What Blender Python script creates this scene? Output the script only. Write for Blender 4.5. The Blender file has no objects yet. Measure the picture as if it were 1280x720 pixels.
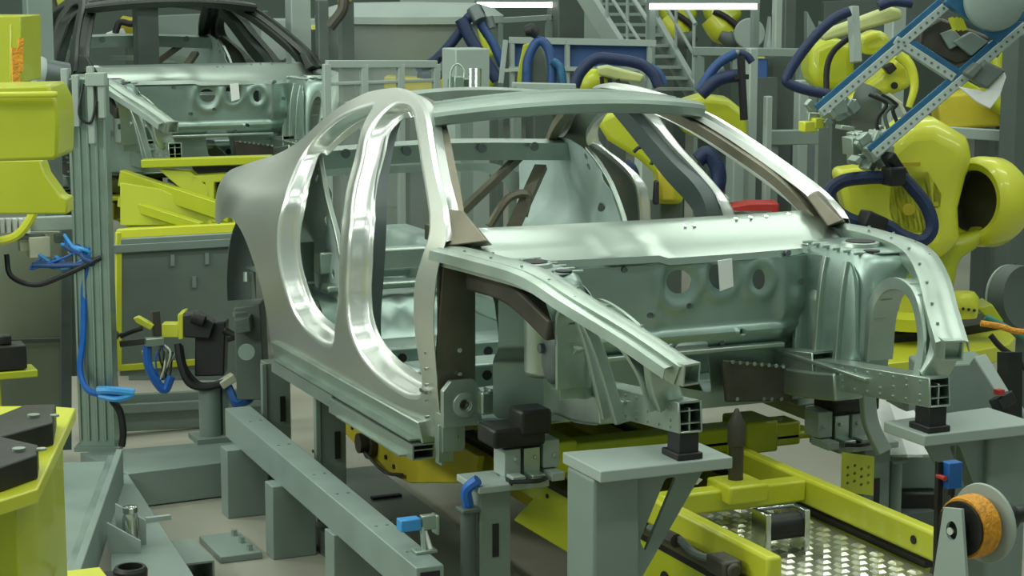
import bpy, math, random
import numpy as np
from mathutils import Vector, Matrix
from mathutils.geometry import delaunay_2d_cdt
random.seed(7)
SC = bpy.context.scene
COL = SC.collection
FZ = -0.55                      # factory floor level (car's own ground plane is z = 0)

# ------------------------------------------------------------------ camera model
FPX = 2485.0
YAW, PIT = math.radians(23.7), math.atan(390 / 2485.0)
CF = Vector((-math.cos(YAW) * math.cos(PIT), math.sin(YAW) * math.cos(PIT), -math.sin(PIT)))
CR = CF.cross(Vector((0, 0, 1))).normalized()
CU = CR.cross(CF)
CP = Vector((6.062, -3.463, 1.88))

def ray(px, py): return CF + CR * ((px - 640) / FPX) + CU * ((360 - py) / FPX)
def on(px, py, ax, v):
    d = ray(px, py); t = (v - CP[ax]) / d[ax]; return CP + d * t
def X(px, py, v): return on(px, py, 0, v)
def Y(px, py, v): return on(px, py, 1, v)
def Z(px, py, v): return on(px, py, 2, v)
def D(px, py, d): return CP + ray(px, py) * d

cam = bpy.data.cameras.new('camera'); camo = bpy.data.objects.new('camera', cam); COL.objects.link(camo)
cam.sensor_width = 36; cam.lens = FPX * 36 / 1280; cam.clip_end = 200
camo.matrix_world = Matrix(((CR.x, CU.x, -CF.x, CP.x), (CR.y, CU.y, -CF.y, CP.y), (CR.z, CU.z, -CF.z, CP.z), (0, 0, 0, 1)))
SC.camera = camo

# ------------------------------------------------------------------ materials
MATS = {}
def mat(name, col, rough=.5, metal=0., noise=.12, nscale=6., bump=0., bscale=60., emit=0., alpha=1., trans=0., coat=0., rnoise=.1, detail=4):
    if name in MATS: return MATS[name]
    m = bpy.data.materials.new(name); m.use_nodes = True
    nt = m.node_tree; b = nt.nodes['Principled BSDF']
    b.inputs['Metallic'].default_value = metal
    b.inputs['Coat Weight'].default_value = coat
    b.inputs['Transmission Weight'].default_value = trans
    b.inputs['Alpha'].default_value = alpha
    tc = nt.nodes.new('ShaderNodeTexCoord')
    nz = nt.nodes.new('ShaderNodeTexNoise'); nz.inputs['Scale'].default_value = nscale; nz.inputs['Detail'].default_value = detail
    nt.links.new(tc.outputs['Object'], nz.inputs['Vector'])
    rp = nt.nodes.new('ShaderNodeValToRGB')
    rp.color_ramp.elements[0].position = .3; rp.color_ramp.elements[1].position = .7
    rp.color_ramp.elements[0].color = tuple(c * (1 - noise) for c in col) + (1,)
    rp.color_ramp.elements[1].color = tuple(min(1, c * (1 + noise)) for c in col) + (1,)
    nt.links.new(nz.outputs['Fac'], rp.inputs['Fac']); nt.links.new(rp.outputs['Color'], b.inputs['Base Color'])
    mr = nt.nodes.new('ShaderNodeMapRange'); mr.inputs['To Min'].default_value = max(.02, rough - rnoise); mr.inputs['To Max'].default_value = min(1, rough + rnoise)
    nt.links.new(nz.outputs['Fac'], mr.inputs['Value']); nt.links.new(mr.outputs['Result'], b.inputs['Roughness'])
    if bump:
        n2 = nt.nodes.new('ShaderNodeTexNoise'); n2.inputs['Scale'].default_value = bscale; n2.inputs['Detail'].default_value = 3
        nt.links.new(tc.outputs['Object'], n2.inputs['Vector'])
        bp = nt.nodes.new('ShaderNodeBump'); bp.inputs['Strength'].default_value = bump; bp.inputs['Distance'].default_value = .01
        nt.links.new(n2.outputs['Fac'], bp.inputs['Height']); nt.links.new(bp.outputs['Normal'], b.inputs['Normal'])
    if emit:
        b.inputs['Emission Color'].default_value = (*col, 1); b.inputs['Emission Strength'].default_value = emit
    MATS[name] = m
    return m

YEL  = mat('yellow_paint', (.43, .475, .014), .42, 0, .06, 2.5, coat=.25)
YELB = mat('yellow_paint_light', (.62, .64, .04), .36, 0, .05, 2.5, coat=.3)
YELD = mat('yellow_plate_worn', (.50, .42, .02), .55, 0, .12, 5)
GREY = mat('grey_green_paint', (.205, .262, .232), .5, 0, .08, 3)
GREYL= mat('light_grey_paint', (.35, .415, .38), .5, 0, .06, 3)
GREYD= mat('dark_grey_paint', (.095, .12, .107), .55, 0, .12, 3)
GALV = mat('galvanised_steel', (.43, .51, .45), .38, .85, .10, 5, bump=.05, bscale=18)
GALB = mat('galvanised_blue_steel', (.34, .44, .395), .38, .8, .12, 4, bump=.04, bscale=14)
ALU  = mat('aluminium_skin', (.66, .68, .62), .34, .92, .03, 2.2, rnoise=.05)
ALUB = mat('bright_aluminium', (.82, .85, .81), .30, .85, .03, 3, rnoise=.05)
STL  = mat('bare_steel', (.24, .22, .165), .48, .7, .18, 5)
STLD = mat('dark_steel', (.15, .18, .18), .5, .6, .12, 5)
BLK  = mat('black_plastic', (.012, .012, .014), .5, 0, .3, 10)
BLKM = mat('black_metal', (.022, .022, .02), .42, .3, .3, 10)
BRN  = mat('dark_brown_steel', (.085, .078, .062), .5, .5, .2, 8)
NAVY = mat('navy_hose_fabric', (.006, .019, .075), .5, 0, .2, 30, bump=.3, bscale=120)
BLUE = mat('blue_hose', (.012, .12, .48), .4, 0, .1, 10)
SKYB = mat('bright_blue_plastic', (.05, .32, .75), .4, 0, .05, 10)
BLUP = mat('blue_paint', (.02, .07, .22), .5, 0, .15, 2)
BLUA = mat('blue_anodised', (.025, .12, .24), .4, .3, .15, 12)
ORG  = mat('orange_cord', (.70, .30, .015), .5, 0, .25, 40, bump=.8, bscale=90)
RED  = mat('red_plastic', (.45, .03, .025), .45)
WHT  = mat('white_plastic', (.78, .80, .78), .5, 0, .04, 4)
TEAL = mat('teal_paint', (.04, .22, .17), .5)
CHR  = mat('polished_steel', (.72, .76, .72), .18, 1., .05, 8)
CREAM= mat('cream_plastic', (.55, .56, .42), .5)
CONC = mat('concrete_floor', (.36, .35, .29), .45, 0, .14, .8, bump=.04, bscale=30)
FLGR = mat('grey_floor_paint', (.17, .19, .165), .45, 0, .2, .7, bump=.05, bscale=25)
WALLM= mat('wall_panel_paint', (.23, .275, .24), .7, 0, .1, .5)
GLASS= mat('clear_acrylic', (.75, .85, .78), .12, 0, .02, 2, alpha=.16)
LAMP = mat('lamp_tube', (1, 1, .95), .5, 0, .0, 2, emit=3.5)
LEDG = mat('green_screen_glow', (.25, .9, .6), .5, emit=1.2)

# ------------------------------------------------------------------ mesh builder
def V(*a): return Vector(a)
def spline(pts, sub=6):
    P = [Vector(p) for p in pts]
    if len(P) < 3: return P
    out = []
    for i in range(len(P) - 1):
        p0 = P[i - 1] if i else P[0] * 2 - P[1]
        p1, p2 = P[i], P[i + 1]
        p3 = P[i + 2] if i + 2 < len(P) else p2 * 2 - p1
        for k in range(sub):
            t = k / sub
            out.append(.5 * ((2 * p1) + (p2 - p0) * t + (2 * p0 - 5 * p1 + 4 * p2 - p3) * t * t + (3 * p1 - p0 - 3 * p2 + p3) * t ** 3))
    out.append(P[-1]); return out

def inpoly(x, y, poly):
    c = False; n = len(poly)
    for i in range(n):
        x1, y1 = poly[i]; x2, y2 = poly[i - 1]
        if (y1 > y) != (y2 > y) and x < (x2 - x1) * (y - y1) / (y2 - y1) + x1: c = not c
    return c
def resample(poly, step):
    out = []
    n = len(poly)
    for i in range(n):
        a, b = poly[i], poly[(i + 1) % n]
        k = max(1, int(math.hypot(b[0] - a[0], b[1] - a[1]) / step))
        for j in range(k): out.append((a[0] + (b[0] - a[0]) * j / k, a[1] + (b[1] - a[1]) * j / k))
    return out
def circ(cx, cy, rx, ry=None, n=20, a0=0):
    ry = ry or rx
    return [(cx + rx * math.cos(a0 + 2 * math.pi * i / n), cy + ry * math.sin(a0 + 2 * math.pi * i / n)) for i in range(n)]
def rnd(poly, r, n=4):
    """round the corners of a 2-D polygon"""
    out = []; N = len(poly)
    for i in range(N):
        p0, p1, p2 = (Vector(poly[(i + k) % N]) for k in (-1, 0, 1))
        a, b = p0 - p1, p2 - p1
        d = min(r, a.length * .45, b.length * .45)
        s, e = p1 + a.normalized() * d, p1 + b.normalized() * d
        for k in range(n + 1):
            t = k / n; q = s * (1 - t) ** 2 + p1 * 2 * t * (1 - t) + e * t * t; out.append((q.x, q.y))
    return out
def area(poly): return .5 * sum(poly[i - 1][0] * poly[i][1] - poly[i][0] * poly[i - 1][1] for i in range(len(poly)))
def offs(poly, d):
    """offset inwards by d"""
    s = 1 if area(poly) > 0 else -1; out = []; N = len(poly)
    for i in range(N):
        p0, p1, p2 = (Vector(poly[(i + k) % N]) for k in (-1, 0, 1))
        a, b = (p1 - p0), (p2 - p1)
        if a.length < 1e-9 or b.length < 1e-9: out.append((p1.x, p1.y)); continue
        a.normalize(); b.normalize()
        n1, n2 = Vector((-a.y, a.x)) * s, Vector((-b.y, b.x)) * s
        m = n1 + n2
        if m.length < 1e-6: m = n1
        m.normalize(); k = d / max(.4, m.dot(n1)); q = p1 + m * k; out.append((q.x, q.y))
    return out

LOC = {}
EACH = {'blue_hose', 'cover_trim', 'clamp_jaw', 'bolt', 'hole', 'plug', 'rib', 'stud', 'rivet', 'hook', 'connector', 'cylinder', 'seat_cross_member', 'cheek_plate', 'slot_strip', 'hose_end', 'sensor_lens', 'tread', 'stringer', 'yellow_stripe', 'rod', 'thin_hose', 'bolt_head', 'rail', 'black_cable', 'hose_clamp', 'top_clamp', 'dark_slot', 'yellow_bar', 'top_rail', 'frame_bar', 'tool_block', 'leg', 'bracket_plate', 'clamp_bar', 'valve_block', 'fitting', 'mount_hole', 'rest_block', 'cross_brace', 'brace'}
class MB:
    def __init__(s): s.v = []; s.f = []
    def add(s, vs, fs):
        o = len(s.v); s.v += [Vector(p) for p in vs]; s.f += [tuple(i + o for i in f) for f in fs]; return s
    def box(s, c, d, R=None):
        c = Vector(c); h = Vector(d) / 2; vs = []
        for x in (-1, 1):
            for y in (-1, 1):
                for z in (-1, 1):
                    p = Vector((x * h.x, y * h.y, z * h.z)); vs.append(c + (R @ p if R else p))
        return s.add(vs, [(0, 1, 3, 2), (4, 6, 7, 5), (0, 4, 5, 1), (2, 3, 7, 6), (0, 2, 6, 4), (1, 5, 7, 3)])
    def b2(s, a, b):
        a, b = Vector(a), Vector(b); d = b - a
        return s.box((a + b) / 2, (abs(d.x), abs(d.y), abs(d.z)))
    def frame(s, p, q, up):
        t = (Vector(q) - Vector(p)).normalized(); u = Vector(up)
        if abs(t.dot(u.normalized())) > .98: u = Vector((1, 0, 0)) if abs(t.x) < .9 else Vector((0, 1, 0))
        w = t.cross(u).normalized(); return t, w, w.cross(t)
    def bar(s, p, q, w, h, up=(0, 0, 1)):
        p, q = Vector(p), Vector(q); t, a, b = s.frame(p, q, up); vs = []
        for e in (p, q):
            for i, j in ((-1, -1), (1, -1), (1, 1), (-1, 1)): vs.append(e + a * (i * w / 2) + b * (j * h / 2))
        return s.add(vs, [(3, 2, 1, 0), (4, 5, 6, 7), (0, 1, 5, 4), (1, 2, 6, 5), (2, 3, 7, 6), (3, 0, 4, 7)])
    def hollow(s, p, q, w, h, t, up=(0, 0, 1), shelf=()):
        p, q = Vector(p), Vector(q); _, a, b = s.frame(p, q, up)
        for i in (-1, 1):
            s.bar(p + a * i * (w - t) / 2, q + a * i * (w - t) / 2, t, h, up)
            s.bar(p + b * i * (h - t) / 2, q + b * i * (h - t) / 2, w - 2 * t, t, up)
        for k in shelf: s.bar(p + b * k * h, q + b * k * h, w - 2 * t, t * .7, up)
        m = p + (q - p) * .9
        s.bar(p + (q - p) * .02, m, w - 2 * t, h - 2 * t, up) if False else None
        return s
    def cyl(s, p, q, r, r2=None, n=20, cap=True):
        p, q = Vector(p), Vector(q); r2 = r if r2 is None else r2; t, a, b = s.frame(p, q, (0, 0, 1)); vs = []
        for e, rr in ((p, r), (q, r2)):
            for i in range(n):
                g = 2 * math.pi * i / n; vs.append(e + a * rr * math.cos(g) + b * rr * math.sin(g))
        fs = [(i, (i + 1) % n, n + (i + 1) % n, n + i) for i in range(n)]
        if cap: fs += [tuple(range(n - 1, -1, -1)), tuple(range(n, 2 * n))]
        return s.add(vs, fs)
    def tube(s, pts, r, n=8, sub=6, cap=True):
        P = spline(pts, sub); N = len(P); rr = r if callable(r) else (lambda t: r)
        t0 = (P[1] - P[0]).normalized(); _, a, b = s.frame(P[0], P[1], (0, 0, 1)); vs = []
        for i, p in enumerate(P):
            t = (P[min(i + 1, N - 1)] - P[max(i - 1, 0)])
            t = t.normalized() if t.length > 1e-9 else t0
            a = (a - t * a.dot(t)).normalized(); b = t.cross(a)
            R = rr(i / (N - 1))
            for k in range(n):
                g = 2 * math.pi * k / n; vs.append(p + a * R * math.cos(g) + b * R * math.sin(g))
        fs = []
        for i in range(N - 1):
            for k in range(n):
                k2 = (k + 1) % n; fs.append((i * n + k, i * n + k2, (i + 1) * n + k2, (i + 1) * n + k))
        if cap: fs += [tuple(range(n - 1, -1, -1)), tuple(range((N - 1) * n, N * n))]
        return s.add(vs, fs)
    def sweep(s, pts, sect, up=(0, 0, 1), sub=6, cap=True, scale=None):
        """sweep a closed 2-D section (side, up) along a spline with fixed up"""
        P = spline(pts, sub); N = len(P); n = len(sect); vs = []
        for i, p in enumerate(P):
            q0, q1 = P[max(i - 1, 0)], P[min(i + 1, N - 1)]
            u = up(i / (N - 1)) if callable(up) else up
            t, a, b = s.frame(q0, q1, u); k = scale(i / (N - 1)) if scale else 1
            for (x, y) in sect: vs.append(p + a * x * k + b * y * k)
        fs = [(i * n + k, i * n + (k + 1) % n, (i + 1) * n + (k + 1) % n, (i + 1) * n + k) for i in range(N - 1) for k in range(n)]
        if cap: fs += [tuple(range(n - 1, -1, -1)), tuple(range((N - 1) * n, N * n))]
        return s.add(vs, fs)
    def prism(s, pts, vec):
        P = [Vector(p) for p in pts]; n = len(P); vec = Vector(vec)
        return s.add(P + [p + vec for p in P], [tuple(range(n - 1, -1, -1)), tuple(range(n, 2 * n))] + [(i, (i + 1) % n, n + (i + 1) % n, n + i) for i in range(n)])
    def lathe(s, prof, base=(0, 0, 0), axis=(0, 0, 1), n=28, cap=True):
        base = Vector(base); t = Vector(axis).normalized(); _, a, b = s.frame(base, base + t, (0, 0, 1)); vs = []; m = len(prof)
        for (r, h) in prof:
            for i in range(n):
                g = 2 * math.pi * i / n; vs.append(base + t * h + a * r * math.cos(g) + b * r * math.sin(g))
        fs = [(j * n + i, j * n + (i + 1) % n, (j + 1) * n + (i + 1) % n, (j + 1) * n + i) for j in range(m - 1) for i in range(n)]
        if cap and prof[0][0] > 1e-6: fs.append(tuple(range(n - 1, -1, -1)))
        if cap and prof[-1][0] > 1e-6: fs.append(tuple(range((m - 1) * n, m * n)))
        return s.add(vs, fs)
    def loft(s, rings, cap=True):
        n = len(rings[0]); vs = [p for r in rings for p in r]; m = len(rings)
        fs = [(j * n + i, j * n + (i + 1) % n, (j + 1) * n + (i + 1) % n, (j + 1) * n + i) for j in range(m - 1) for i in range(n)]
        if cap: fs += [tuple(range(n - 1, -1, -1)), tuple(range((m - 1) * n, m * n))]
        return s.add(vs, fs)
    def grid(s, rows):
        n = len(rows[0]); vs = [p for r in rows for p in r]
        return s.add(vs, [(j * n + i, j * n + i + 1, (j + 1) * n + i + 1, (j + 1) * n + i) for j in range(len(rows) - 1) for i in range(n - 1)])
    def ball(s, c, rx, ry=None, rz=None, n=16, R=None):
        ry = ry or rx; rz = rz or rx; c = Vector(c); vs = []; m = n // 2
        for j in range(m + 1):
            th = math.pi * j / m
            for i in range(n):
                g = 2 * math.pi * i / n; p = Vector((rx * math.sin(th) * math.cos(g), ry * math.sin(th) * math.sin(g), rz * math.cos(th)))
                vs.append(c + (R @ p if R else p))
        return s.add(vs, [(j * n + i, (j + 1) * n + i, (j + 1) * n + (i + 1) % n, j * n + (i + 1) % n) for j in range(m) for i in range(n)])
    def sheet(s, outline, holes, fn, step=.05):
        o = resample(outline, step); hs = [resample(h, step * .6) for h in holes]
        vs = []; cons = []
        for loop in [o] + hs:
            k = len(vs); vs += [Vector(p) for p in loop]; cons += [(k + i, k + (i + 1) % len(loop)) for i in range(len(loop))]
        xs = [p[0] for p in o]; ys = [p[1] for p in o]; eps = step * .45
        bx = np.array([(p[0], p[1]) for p in vs])
        ny = int((max(ys) - min(ys)) / step); nx = int((max(xs) - min(xs)) / step)
        for j in range(1, ny + 1):
            for i in range(1, nx + 1):
                x, y = min(xs) + i * step + (step / 2 if j % 2 else 0), min(ys) + j * step
                if not inpoly(x, y, o) or any(inpoly(x, y, h) for h in hs): continue
                if np.min((bx[:, 0] - x) ** 2 + (bx[:, 1] - y) ** 2) < eps * eps: continue
                vs.append(Vector((x, y)))
        r = delaunay_2d_cdt(vs, cons, [], 0, 1e-6)
        pts, fcs = r[0], r[2]; out = []
        for f in fcs:
            cx = sum(pts[i].x for i in f) / len(f); cy = sum(pts[i].y for i in f) / len(f)
            if inpoly(cx, cy, o) and not any(inpoly(cx, cy, h) for h in hs): out.append(tuple(f))
        return s.add([fn(p.x, p.y) for p in pts], out)
    def plate(s, outline, holes, fn, th, step=.3):
        """flat plate with holes and thickness: fn(u, v, w)"""
        k0 = len(s.v); f0 = len(s.f)
        s.sheet(outline, holes, lambda u, v: fn(u, v, 0), step)
        nv = len(s.v) - k0; fr = s.f[f0:]; top = s.v[k0:]
        dvec = fn(0, 0, th) - fn(0, 0, 0)
        s.v += [p + dvec for p in top]
        cnt = {}
        for f in fr:
            for i in range(len(f)):
                e = (f[i], f[(i + 1) % len(f)]); cnt[e] = 1
        s.f += [tuple(i + nv for i in reversed(f)) for f in fr]
        for (a, b) in list(cnt):
            if (b, a) not in cnt: s.f.append((b, a, a + nv, b + nv))
        return s
    def mirror(s):
        m = MB(); m.v = [Vector((p.x, -p.y, p.z)) for p in s.v]; m.f = [tuple(reversed(f)) for f in s.f]; return m
    def merge(s, o, off=(0, 0, 0)): return s.add([p + Vector(off) for p in o.v], o.f)
    def xf(s, M): s.v = [M @ p for p in s.v]; return s
    def parts(s):
        n = len(s.v); par = list(range(n))
        def find(i):
            while par[i] != i: par[i] = par[par[i]]; i = par[i]
            return i
        for f in s.f:
            r = find(f[0])
            for i in f[1:]: par[find(i)] = r
        g = {}
        for f in s.f: g.setdefault(find(f[0]), []).append(f)
        out = []
        for fs in g.values():
            ids = sorted({i for f in fs for i in f}); mp = {i: k for k, i in enumerate(ids)}
            m = MB(); m.v = [s.v[i] for i in ids]; m.f = [tuple(mp[i] for i in f) for f in fs]; out.append(m)
        return out
    def build(s, name, material, parent=None, each=None, **k):
        if parent and (each or (each is None and name in EACH)):
            o = None
            for p in s.parts(): o = p._build(name, material, parent, **k)
            return o
        return s._build(name, material, parent, **k)
    def _build(s, name, material, parent=None, smooth=35, bevel=0, solid=0, sub=0, label=None, fix=True, seg=2, soff=0):
        base = LOC.get(parent.name, Vector((0, 0, 0))) if parent else Vector((0, 0, 0))
        own = Vector((0, 0, 0))
        if parent is None:                       # a one-mesh thing: origin at its base centre
            lo = Vector([min(p[i] for p in s.v) for i in range(3)]); hi = Vector([max(p[i] for p in s.v) for i in range(3)])
            own = Vector(((lo.x + hi.x) / 2, (lo.y + hi.y) / 2, lo.z))
        me = bpy.data.meshes.new(name)
        me.from_pydata([tuple(p - base - own) for p in s.v], [], s.f)
        if fix:
            import bmesh
            bm = bmesh.new(); bm.from_mesh(me); bmesh.ops.remove_doubles(bm, verts=bm.verts, dist=1e-5)
            bmesh.ops.recalc_face_normals(bm, faces=bm.faces); bm.to_mesh(me); bm.free()
        me.materials.append(material); me.validate(); me.update()
        if smooth:
            me.shade_smooth(); me.set_sharp_from_angle(angle=math.radians(smooth))
        o = bpy.data.objects.new(name, me); COL.objects.link(o)
        LOC[o.name] = base + own
        if parent: o.parent = parent
        else: o.location = own
        if sub:
            m = o.modifiers.new('sub', 'SUBSURF'); m.levels = sub; m.render_levels = sub
        if solid:
            m = o.modifiers.new('solid', 'SOLIDIFY'); m.thickness = solid; m.offset = soff
            m = o.modifiers.new('split', 'EDGE_SPLIT'); m.split_angle = math.radians(55); m.use_edge_sharp = False
        if bevel:
            m = o.modifiers.new('bevel', 'BEVEL'); m.width = bevel; m.segments = seg; m.limit_method = 'ANGLE'; m.angle_limit = math.radians(40)
            m.harden_normals = False
        if label: o['label'] = label
        return o

def tag(o, label, cat, group=None, kind=None):
    o['label'] = label; o['category'] = cat
    if group: o['group'] = group
    if kind: o['kind'] = kind
    return o
def thing(name, label, cat, loc, group=None):
    o = bpy.data.objects.new(name, None); COL.objects.link(o); o.location = Vector(loc); o.empty_display_size = .1
    LOC[o.name] = Vector(loc); return tag(o, label, cat, group)
def struct(o): o['kind'] = 'structure'; return o
def children(o): return [c for c in bpy.data.objects if c.parent == o]
def copy_tree(o, parent=None):
    c = o.copy(); COL.objects.link(c)
    if parent: c.parent = parent
    for ch in children(o): copy_tree(ch, c)
    return c
def place(o, loc, label, rz=0, group=None, sc=None):
    c = copy_tree(o); c.location = Vector(loc); c.rotation_euler.z = rz; c['label'] = label
    if sc: c.scale = (sc,) * 3
    if group: c['group'] = group
    return c
# ------------------------------------------------------------------ car body in white
ZA = [.1, .15, .25, .45, .65, .85, .95, 1.1, 1.25, 1.36, 1.41, 1.6]
ZB = [.83, .845, .87, .90, .925, .915, .885, .79, .69, .60, .53, .3]
def smst(a, b, v):
    t = min(1., max(0., (v - a) / (b - a))); return t * t * (3 - 2 * t)
def SY(x, z):
    s = float(np.interp(z, ZA, ZB))
    if x < -2.0:
        t = smst(-2.0, -2.9, x) if False else smst(0, .9, -2.0 - x)
        u = min(1, max(0, (z - .88) / .15))
        s -= .10 * t * u
        s += .03 * math.exp(-((x + 2.95) / .45) ** 2) * min(1, max(0, (1.0 - z) / .2))
    if x > -1.1: s -= .04 * ((x + 1.1) / .6) ** 2 * (1 - .5 * smst(.82, 1.08, z))
    if x < -3.1: s -= (x + 3.1) ** 2 * .35
    return s
def side(px, py):
    y = -.85
    for i in range(50):
        p = Y(px, py, y); y = .5 * y - .5 * SY(p.x, p.z)
    return (p.x, p.z)
# smooth version of the side surface (average of neighbours) so highlights run clean
def S2(x, z):
    a = 0
    for dz in (-.08, -.06, -.04, -.02, 0, .02, .04, .06, .08): a += SY(x, z + dz)
    return a / 9
BP_PX = [(457, 140), (440, 180), (427, 223), (420, 277), (417, 323), (416, 380), (417, 427)]
BPR = [side(*p) for p in BP_PX]                       # rear edge of the B-pillar, from the roof down
def bpx(z): return float(np.interp(z, [p[1] for p in BPR][::-1], [p[0] for p in BPR][::-1]))
def dip(x, z):
    c = bpx(z) + .06
    return .028 * math.exp(-((x - c) / .10) ** 2) * smst(.42, .6, z) * (1 - smst(1.1, 1.28, z))
RR = .022
def skin(x, z): return Vector((x, -(S2(x, z) - dip(x, z)), z))

OUT = [(-.575, .20), (-.53, .5), (-.50, .85), (-.47, .945), (-.60, 1.045), (-.81, 1.14), (-1.03, 1.24), (-1.2, 1.31), (-1.36, 1.355), (-1.53, 1.388), (-1.7, 1.405), (-1.87, 1.41),
       (-2.1, 1.385), (-2.29, 1.325), (-2.53, 1.225), (-2.7, 1.13), (-2.9, 1.055), (-3.2, .985), (-3.45, .93), (-3.55, .86), (-3.56, .76), (-3.46, .70), (-3.18, .70)]
OUT += [(-2.95 + .40 * math.cos(math.radians(a)), .36 + .40 * math.sin(math.radians(a))) for a in range(112, -29, -10)]
OUT += [(-2.5, .17), (-1.6, .165), (-.8, .17)]
REARD = [(-1.80, .36), (-2.03, .385), (-2.16, .44), (-2.23, .54), (-2.27, .66), (-2.275, .78), (-2.25, .91), (-2.37, 1.02), (-2.47, 1.085), (-2.40, 1.165), (-2.23, 1.25), (-2.05, 1.305), (-1.90, 1.335), (-1.86, 1.27)] + \
        [(bpx(z), z) for z in (1.12, 1.0, .9, .75, .6, .48, .41)] + [(-1.68, .372)]
FRONTD = [(-.68, .40), (-.71, .345), (-.82, .325), (-1.0, .335), (-1.16, .355), (-1.30, .40), (-1.38, .47)] + \
         [(bpx(z) + .125, z) for z in (.6, .75, .9, 1.0, 1.12, 1.24)] + [(-1.73, 1.34), (-1.62, 1.355), (-1.50, 1.345), (-1.38, 1.315), (-1.26, 1.272), (-1.1, 1.205), (-.98, 1.15), (-.82, 1.075), (-.69, 1.005), (-.625, .94), (-.645, .86), (-.68, .78), (-.69, .6)]
OUT, REARD, FRONTD = rnd(OUT, .05, 2), rnd(REARD, .06, 3), rnd(FRONTD, .06, 3)
REARD, FRONTD = resample(REARD, .0102), resample(FRONTD, .0102)

def jamb(mb, h, depth, shrink, mid=.015):
    """rolled edge of the opening, door-seal face and flange"""
    offd = [(-RR * (1 - math.sin(a)), RR * (1 - math.cos(a))) for a in [math.pi / 2 * k / 6 for k in range(7)]]
    offd += [(mid * .5, RR + depth * .5), (mid, RR + depth * .95), (mid + .006, RR + depth), (shrink, RR + depth + .004)]
    R = []
    for o_, d in offd:
        r = offs(h, o_); R.append([skin(*r[i]) + Vector((0, d, 0)) if o_ <= 0 else skin(*h[i]) + Vector((r[i][0] - h[i][0], d, r[i][1] - h[i][1])) for i in range(len(h))])
    n = len(h); m = len(R)
    mb.add([p for r in R for p in r], [(j * n + i, j * n + (i + 1) % n, (j + 1) * n + (i + 1) % n, (j + 1) * n + i) for j in range(m - 1) for i in range(n)])

def both(mb, name, m, root, **k):
    a = mb.build(name, m, root, **k); b = mb.mirror().build(name, m, root, **k); return a, b

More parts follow.
